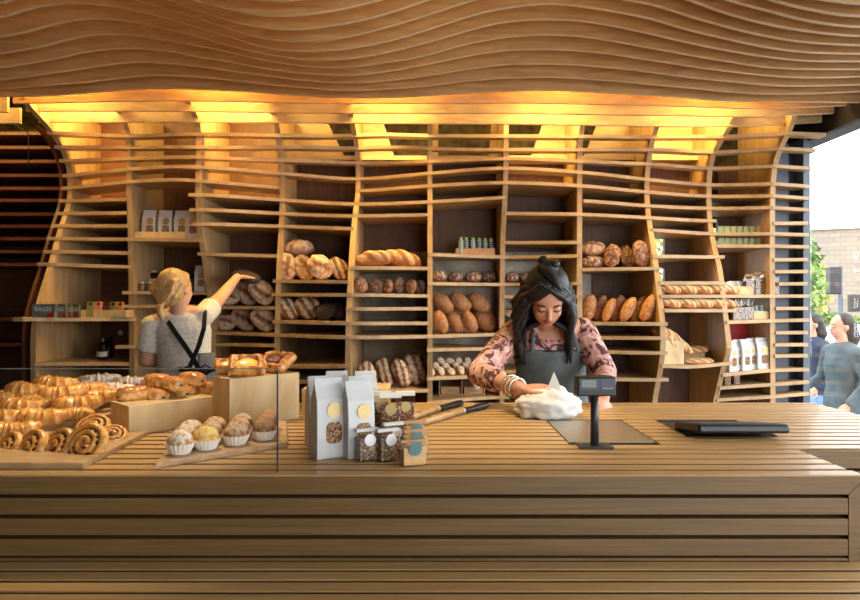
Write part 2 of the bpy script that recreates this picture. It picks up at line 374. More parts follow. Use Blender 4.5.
# back panels per bay
bx=[p[0] for p in prof]
def opening(x0,x1,z0,z1,a,b,c,d,y0=BACK,y1=BACK+.04):  # panel with a hole a..b x c..d
    bm=NB()
    box(bm,(x0,y0,z0),(a,y1,z1)); box(bm,(b,y0,z0),(x1,y1,z1)); box(bm,(a,y0,z0),(b,y1,c)); box(bm,(a,y0,d),(b,y1,z1)); return bm
for i in range(10):
    x0,x1=bx[i],bx[i+1]
    if i in (8,9):
        bm=NB(); w=x1-x0; box(bm,(x0+w*.55,BACK,0),(x1,BACK+.04,2.44)); box(bm,(x0,BACK,0),(x0+w*.55,BACK+.04,1.0)); box(bm,(x0,BACK,1.32),(x0+w*.55,BACK+.04,1.36)); box(bm,(x0,BACK,1.66),(x0+w*.55,BACK+.04,1.70)); 
        if i==8: box(bm,(x0,BACK,1.95),(x0+w*.55,BACK+.04,2.44))
        wb('back_panel',bm,M['brown'])
    elif i in (4,5,6):
        bm=NB(); box(bm,(x0,BACK,0),(x1,BACK+.04,.95)); box(bm,(x0,BACK,1.78),(x1,BACK+.04,2.44)); wb('back_panel',bm,M['brown'])
        bm=NB(); box(bm,(x0,BACK+.005,.95),(x1,BACK+.04,1.78)); wb('back_panel',bm,M['grey'],'mottled grey glossy back panel')
    elif i==7:
        bm=opening(x0,x1,0,2.44,x0+.02,x0+.2,1.2,1.72); wb('back_panel',bm,M['brown'])
        bm=NB(); box(bm,(x0+.02,BACK+.02,1.2),(x0+.2,BACK+.04,1.72)); wb('back_panel',bm,M['grey'])
    else:
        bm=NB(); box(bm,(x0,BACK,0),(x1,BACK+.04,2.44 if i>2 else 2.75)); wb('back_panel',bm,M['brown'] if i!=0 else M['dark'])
    if 3<=i<=8:  # angled gussets high up behind the slats
        G={3:[(-1.01,-.62,-.77)],4:[(-.51,-.257,-.353)],5:[(0,.06,.06),(.51,.434,.456)],6:[(1.01,.735,.846)],7:[(1.5,1.125,1.25)],8:[(1.5,1.94,1.94)]}[i]
        for sx,xb,xt in G:
            bm=NB(); z0,z1=2.46,2.76
            rings(bm,[[(sx,y,z0),(xb,y,z0),(xt,y,z1),(sx,y,z1)] for y in (BACK-.05,BACK-.03)])
            wb('gusset',bm,M['ply'])
        bm=NB(); box(bm,(x0+T,BACK-.16,2.43),(x1-T,BACK-.01,2.46)); wb('rail',bm,M['ply'])
# ------------------------------------------------------------------ wavy ceiling slats
CC=[
[(0,96),(50,95),(98,91.4),(140,88.4),(172,88),(252,91.4),(282,94),(312,96),(344,97.3),(394,97),(430,95),(464,92.6),(516,90.4),(556,90),(592,91.6),(636,94),(688,97.4),(718,100),(748,101),(788,101.4),(860,102)],
[(0,88),(40,85),(84,81.5),(120,77.5),(150,74.6),(172,75),(212,77.5),(252,82.4),(292,86),(344,89.8),(384,88.4),(424,85.6),(464,80.6),(516,77),(556,76.6),(596,79),(636,82.4),(688,87.2),(728,91),(768,93.4),(808,93),(860,91)],
[(0,79),(40,74),(70,69.5),(100,65),(120,62.4),(140,61.4),(172,63),(212,67.6),(238,71.5),(272,76),(302,79.6),(344,82.4),(384,80),(424,75.6),(464,69),(494,65),(516,63.4),(556,63.4),(596,65.6),(636,69.6),(688,76.4),(728,80.6),(768,84.4),(808,85.4),(860,84)],
[(0,67),(30,62),(56,57.4),(80,52),(100,49),(120,47.6),(140,48),(172,51),(192,55),(228,61),(252,65.5),(292,71.5),(344,75),(384,71),(424,64),(464,56),(494,51),(516,49),(556,48.6),(596,51.4),(636,57),(688,65),(728,70.4),(768,75),(808,77),(860,76)],
[(0,52.4),(40,45.6),(70,38),(90,34.4),(110,33.4),(130,34.4),(150,37),(172,40.6),(218,49),(252,57),(282,62.4),(312,66),(344,66.8),(384,62),(424,55),(464,44),(494,38),(516,35.3),(546,34),(576,35),(606,39),(656,48),(688,53.8),(728,60.6),(768,66.4),(808,68.4),(860,68.4)],
[(0,36),(20,32),(50,24),(70,19.6),(90,17.6),(110,18.4),(130,21),(150,24.6),(172,30),(192,34.4),(218,42),(252,50.5),(282,56),(302,58.4),(344,58.2),(384,52),(424,42.4),(464,31),(494,23),(516,20),(546,18.4),(576,19.4),(606,23.6),(628,28),(656,34),(688,41.5),(728,49.6),(768,56),(808,60),(860,60.6)],
[(0,17),(20,10),(40,5),(60,2.4),(80,2),(100,3.6),(130,8.4),(150,13),(172,19.5),(202,28),(232,37),(262,46),(282,49.4),(312,50),(344,48.1),(384,41),(424,30),(464,17),(494,9),(516,5.6),(536,3.4),(556,3),(576,4.6),(606,9),(636,14.4),(656,19),(688,28.4),(728,38),(768,46.4),(808,51.4),(860,53)],
[(0,2),(40,-10),(80,-13),(115,-8),(140,1),(172,9.8),(202,19),(232,29),(252,35),(272,39),(302,40.5),(324,39),(344,36.6),(384,27),(424,15),(464,2),(500,-8),(540,-13),(576,-9),(636,0),(666,7),(688,14.5),(718,23),(748,31),(778,37),(808,41.4),(860,44.4)],
[(0,-20),(80,-30),(140,-12),(172,1),(202,11),(232,21),(252,25),(272,27.5),(292,28.4),(312,27),(344,22.4),(374,16),(404,7),(424,0),(460,-12),(540,-28),(640,-16),(688,-2),(718,9),(748,18),(778,25),(808,30),(838,33.6),(860,35)],
[(0,-40),(80,-48),(140,-26),(172,-9),(198,0),(222,7),(252,13),(272,14.4),(292,14.4),(312,12.4),(344,7.4),(374,0),(404,-8),(460,-28),(540,-46),(640,-34),(688,-15),(734,0),(748,4),(778,12),(808,19.4),(838,24),(860,26)],
[(0,-62),(80,-68),(160,-34),(220,-8),(280,-1),(330,-7),(400,-26),(480,-52),(560,-66),(640,-52),(700,-28),(748,-10),(778,0),(808,7.6),(838,13),(860,15)],
[(0,-85),(80,-90),(160,-56),(220,-28),(280,-20),(340,-26),(400,-44),(480,-72),(560,-88),(640,-74),(700,-48),(748,-27),(778,-13),(808,-5),(838,0),(860,2.4)],
]
can=thing('slatted_ceiling_canopy','undulating ceiling canopy of thin vertical plywood fins hanging above the counter','ceiling canopy',(0,3.0,2.93))
def slat(curve,D,top,mat,x0=-2.53,x1=2.53,name='slat'):
    tab=[((px-430)*D/F,EZ+(HY-y)*D/F) for px,y in curve]
    n=84; bm=NB(); rs=[]
    for k in range(n+1):
        X=x0+(x1-x0)*k/n; z=smooth(tab,X); zt=top if top>1 else z+top
        rs.append([(X,D,z),(X,D,zt),(X,D+T,zt),(X,D+T,z)])
    rings(bm,rs); o=build(name,bm,[mat,M['edgel']],can); o.location=(0,-3.0,-2.93)
    for p_ in o.data.polygons:
        if p_.normal.z<-.7: p_.material_index=1
    return o
for k,c in enumerate(CC):
    slat(c,3.64-.12*k,.15 if k else 2.93,M['edge'],x0=-2.9 if k>0 else -2.6)
for k in range(12,16):   # further fins above the camera's frame, continuing the wave
    c=[(px,y-(k-11)*26) for px,y in CC[11]]
    slat(c,3.64-.12*k,.15,M['edge'],x0=-2.9)
B=[([(0,103),(13,103),(172,100.4),(344,103),(516,102.6),(600,104),(688,106),(748,108),(808,106.6),(848,105)],3.76),
([(0,111),(26,111),(172,111),(344,113),(516,113.2),(688,115.6),(748,116.4),(800,114.4),(834,113)],3.88),
([(0,122),(40,122),(212,122),(350,123),(520,124),(660,126),(750,126),(820,122)],4.0)]
for c,D in B:
    slat(c,D,.10,M['ply'],name='slat')
    slat([(px,y+1) for px,y in c],D+.02,.10,M['ply'],x0=-3.55,x1=-2.66)
# ------------------------------------------------------------------ dark bay at far left
db=thing('dark_shelving_bay','dark reddish brown shelving bay at the far left of the wall','shelving',(-3.1,4.7,0))
def dbp(name,bm,mat):
    o=build(name,bm,mat,db); o.location=(3.1,-4.7,0); return o
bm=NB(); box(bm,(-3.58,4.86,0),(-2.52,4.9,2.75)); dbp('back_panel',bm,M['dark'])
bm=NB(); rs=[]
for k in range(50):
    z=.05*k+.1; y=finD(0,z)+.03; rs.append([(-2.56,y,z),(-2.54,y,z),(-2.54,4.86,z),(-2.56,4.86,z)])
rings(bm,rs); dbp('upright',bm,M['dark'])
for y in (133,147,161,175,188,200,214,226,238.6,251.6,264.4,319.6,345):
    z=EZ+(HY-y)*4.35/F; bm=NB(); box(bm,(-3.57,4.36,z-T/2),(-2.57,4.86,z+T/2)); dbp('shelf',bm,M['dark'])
bm=NB(); tube(bm,[(-2.95,4.2,2.70),(-2.72,4.2,2.55),(-2.72,4.2,2.32)],.004,6); tag(build('hanging_cable',bm,M['black']),'thin black cable hanging in front of the dark left bay under the ceiling','cable')
# ------------------------------------------------------------------ lamps
def lamp(X,label,pw=1):
    t=thing('ceiling_light',label,'lamp',(X,3.97,2.88),0,'warm light panels above the shelving')
    bm=NB(); box(bm,(-.22,-.27,0),(.22,.27,.04)); build('housing',bm,M['wallw'],t)
    bm=NB(); box(bm,(-.21,-.26,-.012),(.21,.26,0)); build('diffuser',bm,M['lampw'],t)
    L=bpy.data.lights.new('light_panel_light','AREA'); L.shape='RECTANGLE'; L.size=.38; L.size_y=.48; L.energy=32*pw; L.color=(1,.72,.22)
    o=bpy.data.objects.new('lamp_light',L); COL.objects.link(o); o.parent=t; o.location=(0,0,-.02)
for X,n,pw in ((-3.1,'above the dark far-left bay, added fill',.4),(-2.24,'above the leftmost shelving bay',.8),(-1.27,'above the bay the blonde baker reaches into',1),(-.27,'above the bay left of centre',.9),(.76,'above the dark-haired woman',1),(1.72,'above the right-hand bay of baguettes',1.05)):  # the far-left panel is an added fill for its dark bay
    lamp(X,'warm yellow light panel hidden behind the slats '+n,pw)
t=thing('added_fill_panel','large added warm fill-light panel above the wavy ceiling fins','lamp',(-.7,2.6,3.36))  # added unseen fill light, warms the fin faces from above
bm=NB(); box(bm,(-1.85,-.75,0),(1.85,.75,.04)); build('housing',bm,M['wallw'],t)
bm=NB(); box(bm,(-1.83,-.73,-.008),(1.83,.73,0)); build('diffuser',bm,M['wallw'],t)
L=bpy.data.lights.new('added_fill_light','AREA'); L.shape='RECTANGLE'; L.size=3.6; L.size_y=1.4; L.energy=13; L.color=(1,.58,.2)
o=bpy.data.objects.new('added_fill_light',L); COL.objects.link(o); o.parent=t; o.location=(0,0,-.015)
for X,Y,n,e,ang,tx,ty in ((-.95,2.3,'over the pastries at the left of the counter',135,40,-.85,1.9),(-.05,2.3,'over the middle of the counter',125,44,.15,2.1),(1.05,2.3,'over the right end of the counter',22,55,.8,2.1)):
    t=thing('spotlight','small white downlight can '+n,'lamp',(X,Y,2.62),0,'downlights over the counter')
    bm=NB(); lathe(bm,[(.0,.14),(.035,.14),(.04,0),(.034,0),(.03,.05),(0,.05)],16); build('can',bm,M['wallw'],t,sm=False)
    L=bpy.data.lights.new('spot_light','SPOT'); L.energy=e; L.spot_size=R(ang); L.spot_blend=.6; L.color=(1,.80,.48); L.shadow_soft_size=.03
    o=bpy.data.objects.new('spot_beam',L); COL.objects.link(o); o.parent=t; o.location=(0,0,-.01)
    d=Vector((tx,ty,CT))-Vector((X,Y,2.61)); o.rotation_euler=d.to_track_quat('-Z','Y').to_euler()
# ------------------------------------------------------------------ room
bm=NB(); box(bm,(-3.6,-2.6,-.1),(2.62,4.95,0)); struct('floor',bm,M['floor'])
bm=NB(); box(bm,(-3.6,-2.6,3.40),(2.75,4.95,3.50)); struct('ceiling',bm,M['ceil'])
bm=NB(); box(bm,(-3.7,-2.6,0),(-3.6,4.95,3.45)); struct('wall_left',bm,M['wallp'])
bm=NB(); box(bm,(-3.7,-2.7,0),(1.0,-2.6,3.45)); box(bm,(1.0,-2.7,2.6),(2.75,-2.6,3.45)); struct('wall_front',bm,M['wallp'])
bm=NB(); box(bm,(1.0,-2.66,0),(2.6,-2.65,2.6)); struct('window_2',bm,M['glass'])
bm=NB(); box(bm,(-3.6,4.93,0),(1.5,4.98,3.45)); box(bm,(1.5,4.93,0),(2.62,4.98,.9)); box(bm,(1.5,4.93,2.0),(2.62,4.98,3.45)); struct('wall_back',bm,M['stone'])
bm=NB(); box(bm,(1.5,4.95,.9),(2.62,4.955,2.0)); struct('window_3',bm,M['glass'])
bm=NB()
box(bm,(2.365,4.27,0),(2.47,4.6,2.5)); struct('trim_1',bm,M['steelblue'])
bm=NB(); box(bm,(2.47,4.31,0),(2.53,4.6,2.5)); struct('trim_2',bm,M['bluedark'])
bm=NB(); box(bm,(2.53,4.2,0),(2.575,4.6,2.52)); struct('trim_3',bm,M['steelblue'])
bm=NB(); box(bm,(2.575,4.26,0),(2.6,4.92,2.52)); struct('trim_4',bm,M['bluedark'])
bm=NB(); box(bm,(2.56,-2.6,2.50),(2.72,4.93,3.42)); struct('trim_5',bm,M['beam'])
bm=NB(); box(bm,(2.575,-2.6,0),(2.585,4.2,2.5)); struct('window_1',bm,M['glass'])
bm=NB(); box(bm,(2.56,-.2,0),(2.62,-.12,2.5)); box(bm,(2.56,-2.6,0),(2.62,-2.5,2.5)); struct('trim_6',bm,M['bluedark'])
# ------------------------------------------------------------------ counter
ctr=thing('counter','long slatted pale timber counter with mitred front end running across the bakery','counter',(0,1.9,0))
def cp(name,bm,mat,bevel=.0012,label=None):
    o=build(name,bm,mat,ctr,bevel=bevel); o.location=(0,-1.9,0)
    if label: o['label']=label
    return o
pitch=.0518; nS=20; y0=1.406
LX=-3.3
def slatseg(a,b,k):
    ya=y0+k*pitch; bm=NB(); box(bm,(a,ya,CT-.04),(b,ya+pitch-.009,CT)); return bm
for k in range(nS):
    ya=y0+k*pitch; xr=.98 if k<5 else 1.5
    # cut-outs: scale plate X .39-.635, Y 1.74-2.067 ; terminal recess
    cuts=[]
    if ya+pitch>1.745 and ya<2.06: cuts.append((.385,.638))
    if ya+pitch>1.87 and ya<2.05: cuts.append((.75,1.02))
    xs=[LX]
    for a,b in cuts: xs+= [a,b]
    xs.append(xr)
    bm=NB()
    for a,b in zip(xs[::2],xs[1::2]): box(bm,(a,ya,CT-.003),(b,ya+pitch-.0135,CT))
    if k==0:
        bm.free(); bm=NB(); ye=ya+pitch-.0135
        box(bm,(LX,ya,CT-.03),(.985,ye,CT))
    cp('top_slat',bm,M['oak'])
bm=NB(); box(bm,(LX,y0+.03,CT-.10),(.95,1.65,CT-.0035)); box(bm,(LX,1.677,CT-.10),(1.47,2.42,CT-.0035)); cp('gap_shade_core',bm,M['gapshade'],0)  # dark board just under the slats puts shade into their gaps
fz=[(CT-.045-.0465*k) for k in range(0,4)]
for k in range(4):
    zt=CT-.042-.004-.0465*k if k else CT-.041
    if k==0: continue
    zt=CT-.052-.0465*(k-1)
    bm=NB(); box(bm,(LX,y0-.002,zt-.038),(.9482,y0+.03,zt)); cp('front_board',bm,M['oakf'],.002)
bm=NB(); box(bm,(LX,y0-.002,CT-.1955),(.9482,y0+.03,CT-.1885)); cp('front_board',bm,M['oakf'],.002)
def xzprism(bm,pts,ya,yb):
    return rings(bm,[[(x,ya,z) for x,z in pts],[(x,yb,z) for x,z in pts]])
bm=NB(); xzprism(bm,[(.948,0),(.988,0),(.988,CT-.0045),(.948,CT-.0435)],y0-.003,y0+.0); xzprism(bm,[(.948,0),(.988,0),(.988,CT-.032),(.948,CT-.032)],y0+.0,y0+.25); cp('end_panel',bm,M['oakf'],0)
bm=NB(); box(bm,(LX,y0+.03,0),(.946,1.62,CT-.1)); box(bm,(.1,1.68,0),(1.45,1.9,CT-.1)); cp('carcass',bm,M['gapshade'],0)
for k in range(8):
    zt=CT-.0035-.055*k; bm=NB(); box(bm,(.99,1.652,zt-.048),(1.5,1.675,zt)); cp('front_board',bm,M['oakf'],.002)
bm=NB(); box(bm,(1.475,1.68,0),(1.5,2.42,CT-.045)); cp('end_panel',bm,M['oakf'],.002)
# the counter's top front rail takes the darker front-board timber
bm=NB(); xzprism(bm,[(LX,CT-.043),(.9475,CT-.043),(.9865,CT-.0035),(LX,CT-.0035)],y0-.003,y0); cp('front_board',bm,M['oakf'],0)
# ledge
led=thing('front_ledge','lower slatted timber ledge along the front of the counter','ledge',(0,1.2,0))
for k in range(8):
    ya=1.402-(k+1)*pitch; bm=NB(); box(bm,(LX,ya+.013,.811),(1.6,ya+pitch,.815)); o=build('ledge_slat',bm,M['oak'],led,bevel=.001); o.location=(0,-1.2,0)
bm=NB(); box(bm,(LX,.99,0),(1.58,1.40,.8105)); o=build('base',bm,M['gapshade'],led); o.location=(0,-1.2,0)  # near-black top paints the shade in the ledge gaps
# scale plate, display, terminal
t=tag(build('scale_plate',box(NB(),(.39,1.742,CT-.003),(.634,2.064,CT-.0005)),M['metal'],bevel=.002),'brushed steel weighing plate set flush into the counter behind the display pole','scale')
t=thing('price_display','small dark digital price display on a pole standing on the counter','display',(.446,1.68,CT))
bm=NB(); box(bm,(-.046,-.03,0),(.046,.03,.006)); build('base_plate',bm,M['pole'],t,bevel=.002)
bm=NB(); lathe(bm,[(.0115,.006),(.0105,.15)],16); build('pole',bm,M['pole'],t,sm=True)
bm=NB(); box(bm,(-.052,-.022,.140),(.052,.022,.192)); h=build('head',bm,M['black'],t,bevel=.004)
bm=NB(); box(bm,(-.045,-.0232,.158),(.006,-.022,.186)); d=build('screen_frame',bm,M['navy'],h)
bm=NB(); box(bm,(-.040,-.0242,.165),(-.002,-.0232,.183)); build('screen',bm,M['lcd'],h)
bm=NB()
for k in range(5):
    x=-.036+k*.0068
    box(bm,(x,-.0248,.168),(x+.0009,-.0243,.180)); box(bm,(x+.0036,-.0248,.168),(x+.0045,-.0243,.180)); box(bm,(x,-.0248,.168),(x+.0045,-.0243,.1688)); box(bm,(x,-.0248,.1792),(x+.0045,-.0243,.180))
build('digits',bm,M['digit'],h)
bm=NB(); box(bm,(.010,-.0232,.158),(.047,-.022,.188)); build('side_panel',bm,M['navy'],h)
bm=NB()
for k in range(9): box(bm,(.0165+k*.003,-.0238,.1605),(.0165+k*.003+.0018,-.0232,.1630))
build('small_lettering',bm,M['white'],h)
t=thing('till_terminal','black touchscreen till terminal tilted over a recess at the right of the counter','till',(.885,1.88,CT))
bm=NB(); box(bm,(-.133,.0,-.003),(.133,.155,-.0015)); build('recess_tray',bm,M['black'],t)
bm=NB(); box(bm,(-.130,-.09,-.012),(.130,.09,.014)); s_=build('monitor',bm,M['black'],t,bevel=.007); s_.location=(0.006,-.035,.019); s_.rotation_euler=(R(-8.5),0,0)
bm=NB(); box(bm,(-.118,-.078,.0142),(.118,.078,.0152)); build('screen',bm,M['bluedark'],s_)
bm=NB(); tube(bm,[(.05,-.02,0),(.05,-.02,.012)],.014,12); build('stand',bm,M['pole'],t)
# knives
def rod(a,b,c,label):
    A,Bp,C=[P(px,py,(EZ-CT-.012)*F/(py-HY)) for px,py in (a,b,c)]
    t=thing('bread_peel',label,'handled tool',A,0,'two pale handled tools by the granola bags')
    bm=NB(); tube(bm,[Vector((0,0,0)),Bp-A],.0085,10); build('wooden_shaft',bm,M['board'],t,sm=True)
    d=(C-Bp).normalized()
    bm=NB(); tube(bm,[Bp-A,Bp-A+d*.012],.0105,12); build('collar',bm,M['silver'],t,sm=False)
    bm=NB(); tube(bm,[Bp-A+d*.012,Bp-A+d*.05,C-A-d*.03,C-A],[.011,.010,.012,.010],12,round_=True); build('grip',bm,M['black'],t,sm=True)
rod((408,419),(437,409),(461,402.5),'pale wooden shaft with black grip and white collar, the rear of two on the counter')
rod((404,428),(462,411),(487,405),'pale wooden shaft with black grip and white collar, the nearer of two on the counter')
# glass screen
t=thing('glass_sneeze_guard','clear upright glass screen along the front left of the counter before the pastries','glass screen',(-1.5,1.43,CT))
bm=NB(); box(bm,(-1.2,-.003,0),(1.147,.003,.238)); build('pane',bm,M['glass'],t)
bm=NB(); box(bm,(1.147,-.003,0),(1.1495,.003,.238)); build('pane_edge',bm,M['bluedark'],t)
bm=NB(); box(bm,(-1.2,-.003,.238),(1.1495,.003,.2395)); build('pane_edge',bm,M['lcd'],t)
# crates
def qbox(bm,p,u,v,L,W,h,z0=0):
    u=Vector(u);v=Vector(v);p=Vector(p)
    q=[p,p+u*L,p+u*L+v*W,p+v*W]; prism(bm,[(a.x,a.y) for a in q],z0,z0+h); return q
def crate(name,label,px0,ang,L,W,h,mat=M['crate']):
    a=R(ang); t=thing(name,label,'crate',(px0[0],px0[1],CT),a)
    th=.012
    bm=NB(); box(bm,(0,0,0),(L,th,h)); build('side_panel',bm,mat,t,bevel=.001)
    bm=NB(); box(bm,(0,W-th,0),(L,W,h)); build('side_panel',bm,mat,t,bevel=.001)
    bm=NB(); box(bm,(0,th,0),(th,W-th,h)); build('end_panel',bm,mat,t,bevel=.001)
    bm=NB(); box(bm,(L-th,th,0),(L,W-th,h)); build('end_panel',bm,mat,t,bevel=.001)
    bm=NB(); n=5; w=(W-2*th)/n
    for k in range(n): box(bm,(th,th+k*w+.002,h-th),(L-th,th+(k+1)*w-.002,h-.002))
    build('slatted_lid',bm,mat,t); return t
crate('display_crate','long low pale plywood crate under the chocolate pastries',(-.883,1.818),47,.265,.14,.087)
crate('display_crate','tall pale plywood crate under the fruit danishes',(-.62,1.917),46,.255,.11,.155)
crate('display_crate','low pale plywood crate hidden behind the white paper bags',(-.447,2.16),0,.30,.17,.09)
def board(label,q,h=.014,z=CT):
    c=Vector((sum(p[0] for p in q)/len(q),sum(p[1] for p in q)/len(q)))
    bm=NB(); prism(bm,[(x-c.x,y-c.y) for x,y in q],0,h); return tag(build('serving_board',bm,M['board'],loc=(c.x,c.y,z),bevel=.002),label,'board')
board('wooden serving board under the spiral pastries behind the glass',[(-1.16,1.457),(-.815,1.457),(-.83,1.82),(-1.16,1.82)])
board('wooden paddle board under the paper-cased sugared buns',[(-.645,1.457),(-.3845,1.679),(-.46,1.985),(-.72,1.78)])
u=Vector((.471,.882)); v=Vector((-.882,.471)); p=Vector((-1.25,1.72)); q=[p,p+u*.58,p+u*.58+v*.36,p+v*.36]
board('large wooden board under the heap of croissants at the far left',[(a.x,a.y) for a in q],.02)
# ------------------------------------------------------------------ breads
def sstep(a,b,x):
    t=max(0,min(1,(x-a)/(b-a))); return t*t*(3-2*t)
def loafmesh(name,L,W,H,style,seed,nu=44,nv=30,mat=None):
    """long axis x, top +z, base flattened. L,W,H full sizes"""
    rnd=random.Random(seed); off=Vector((rnd.uniform(-50,50),rnd.uniform(-50,50),0))
    cols={'cut':((.58,.36,.20),(.87,.76,.62)),'cutb':((.50,.30,.18),(.85,.76,.64)),'stripe':((.50,.29,.16),(.90,.80,.66)),'bloomer':((.62,.38,.19),(.88,.74,.54)),'plain':((.66,.43,.26),(.74,.54,.36)),'dark':((.17,.09,.06),(.24,.14,.10)),
          'flour':((.44,.27,.18),(.84,.74,.64)),'bun':((.66,.42,.24),(.80,.60,.40)),'roll':((.74,.58,.40),(.90,.82,.70)),'baguette':((.68,.44,.24),(.90,.78,.58)),'rye':((.42,.25,.16),(.74,.58,.45))}[style]
    bm=NB(); cl=bm.verts.layers.float_color.new('Col'); vr=[]
    def vert(th,ph):
        x=-math.cos(th); s=math.sin(th)**.85
        y=s*math.cos(ph); z=s*math.sin(ph)
        if z<0: z*=.45
        n=noise.noise(Vector((x*2.2,y*2.2,z*2.2))+off)*.07
        n2=noise.noise(Vector((x*5,y*5,z*5))+off)
        X,Y=x,y; d=0; m=0
        up=sstep(.05,.4,z)
        if style in('stripe','baguette','bloomer'):
            k=4.2 if style=='bloomer' else 5
            w=math.sin((X*1.0+Y*.55)*math.pi*k*.62+seed) if style!='stripe' else math.sin((Y*1.0+X*.42+.15*n2)*math.pi*2.7+seed*.9); m=sstep(-.35,.1,w)*up*sstep(1.0,.8,abs(X))*sstep(.95,.7,abs(Y)); d=-.06*sstep(.2,-.6,w)*up*sstep(.95,.6,abs(X))
            m*=.55+.45*sstep(-.4,.3,n2); 
        elif style in('cut','cutb'):
            w=abs(Y+.25*math.sin(X*2+seed)-.05); op=sstep(.30,.14,w)*up*sstep(.92,.6,abs(X)); rim=sstep(.20,.30,w)*sstep(.5,.3,w)*up
            m=(1-op)*up*(.45+.55*sstep(-.35,.3,n2)); d=-.10*op+.06*rim
            if style=='cut':
                w2=abs(X*.9-Y*.5); op2=sstep(.16,.06,w2)*up; m*=1-op2*.8; d-=.05*op2
        elif style in('plain','bun'): m=sstep(-.3,.4,n2)
        elif style in('flour','rye'):
            w=abs(Y+.2*math.sin(X*3+seed)); m=sstep(-.25,.45,n2+.3*noise.noise(Vector((x*11,y*11,z*11))+off))*up; o_=sstep(.14,.05,w)*sstep(.9,.6,abs(X))*up; m*=1-.8*o_; d=-.06*o_+.02*n2
        elif style=='roll': m=up*sstep(-.2,.3,n2+.2); d=-.05*sstep(.12,.03,abs(Y))*up
        k=1+n+d
        c=[lerp(lin(cols[0])[i],lin(cols[1])[i],max(0,min(1,m))) for i in range(3)]
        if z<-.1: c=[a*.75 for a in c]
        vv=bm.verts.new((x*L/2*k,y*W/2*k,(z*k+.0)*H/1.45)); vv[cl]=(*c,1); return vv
    for i in range(1,nu):
        th=math.pi*i/nu; vr.append([vert(th,2*math.pi*k/nv) for k in range(nv)])
    a=vert(0.0001,0); b=vert(math.pi-.0001,0)
    for r,s in zip(vr,vr[1:]):
        for k in range(nv): bm.faces.new([r[k],r[(k+1)%nv],s[(k+1)%nv],s[k]])
    for k in range(nv): bm.faces.new([a,vr[0][(k+1)%nv],vr[0][k]]); bm.faces.new([b,vr[-1][k],vr[-1][(k+1)%nv]])
    bmesh.ops.recalc_face_normals(bm,faces=bm.faces[:]); me=bpy.data.meshes.new(name); bm.to_mesh(me); bm.free(); me.materials.append(mat or M['crust'])
    for p in me.polygons: p.use_smooth=True
    return me
LM={}
def getloaf(style,var=0,nu=44,nv=30):
    k=(style,var)
    if k not in LM: LM[k]=loafmesh(style+'_loaf',1,1,1,style,hash(style)%7+var*3.7+1 if False else sum(map(ord,style))%11+var*3.7+1,nu,nv)
    return LM[k]
ORD=['leftmost','second from left','third from left','fourth from left','fifth from left','sixth from left','seventh from left','eighth from left','ninth from left','tenth from left','eleventh from left']
cnt=[0]
def loaf(px,py,Lp,Wp,tilt,style,label,shelf=None,p=18,back=.13,thick=None,group=None,name='bread_loaf',D=None,cat='bread'):
    """image centre px,py; shelf=(y) of the supporting shelf line"""
    cnt[0]+=1; D0=None
    if D is None:
        ref=at(px,shelf if shelf else py); D=ref.y+back
    s=D/F; L=Lp*s; W=Wp*s; H=thick or min(L,W)*.44
    me=getloaf(style,cnt[0]%3)
    o=bpy.data.objects.new(name,me); COL.objects.link(o)
    Rm=Matrix.Rotation(-R(tilt),4,'Y')@Matrix.Rotation(R(90-p),4,'X')
    o.rotation_euler=Rm.to_euler(); o.scale=(L,W,H)
    loc=P(px,py,D)
    if shelf:
        _,_,zt=shelftop(px,shelf)
        S=Rm.to_3x3()@Matrix.Diagonal((L,W,H)); mz=min((S@v.co).z for v in list(me.vertices)[::3]); loc.z=zt-mz+.001
    o.location=loc; tag(o,label,cat,group); return o
def row(items,shelf,style,desc,where,group,**k):
    n=len(items)
    for i,it in enumerate(items):
        pos=ORD[i] if i<n-1 or n==1 else 'rightmost'
        st=it[5] if len(it)>5 else style
        loaf(*it[:5],st,f'{desc}, {pos} {where}',shelf=shelf,group=group,back=.09+.08*(i%2),**k)
# bay right of baker, upper shelf
row([(287,267,27,20,-80),(304,267,27,21,-60),(320,266,27,24,-45),(339,267,26,19,-50,'stripe')],281,'cut','round scored brown loaf','in the row under one lying loaf','scored loaves on the shelf right of the blonde baker')
loaf(299,250,30,18,2,'cut','crusty loaf lying on top of the row of four scored loaves',p=55,thick=.12)
row([(289,309,25,20,-40),(308,309,28,24,-35)],322,'stripe','oval loaf with pale floury slashes','on the shelf beside two blackened loaves','slashed loaves beside the blackened ones')
row([(326,310,22,18,25),(340,309,20,18,-30)],322,'dark','blackened dark round loaf','of the dark pair in the bay right of the baker','blackened loaves')
row([(228,298,26,17,0),(246,292,28,20,-50),(262,291,30,22,-45)],307.5,'cutb','dark-cut floured loaf','on the shelf under the baker\'s reaching hand','split loaves under the reaching hand')
loaf(266,276,26,17,-10,'dark','very dark loaf behind the baker\'s reaching hand',p=40,back=.25,shelf=307.5) if False else None
row([(227,326,20,17,0),(244,321,28,20,-45),(264,321,28,22,-40)],333.5,'cutb','dark-cut floured loaf','on the lower shelf just right of the baker','split loaves on the lower shelf right of the baker')
row([(374,258,38,15,5),(401,257,40,18,-12)],268,'bloomer','long slashed bloomer loaf','of the pair on the high shelf left of centre','slashed bloomers',p=50,thick=.11)
row([(361,286,17,13,-70),(376,286,16,14,-50),(388,286,15,11,88),(399,285,17,13,-80),(411,286,15,12,80),(421,286,14,11,88,'cutb')],295.5,'rye','small dark rye loaf dusted with flour','in the row of six','small rye loaves in a row')
row([(368,370,28,18,-70),(386,371,30,20,-60),(401,371,30,18,-62),(414,372,34,26,-55)],391,'stripe','large bold-slashed loaf','on the low shelf behind the granola bags','big slashed loaves on the low shelf')
loaf(417,373,32,22,-70,'stripe','large loaf behind the rightmost slashed loaf on the low shelf',shelf=391,back=.22)
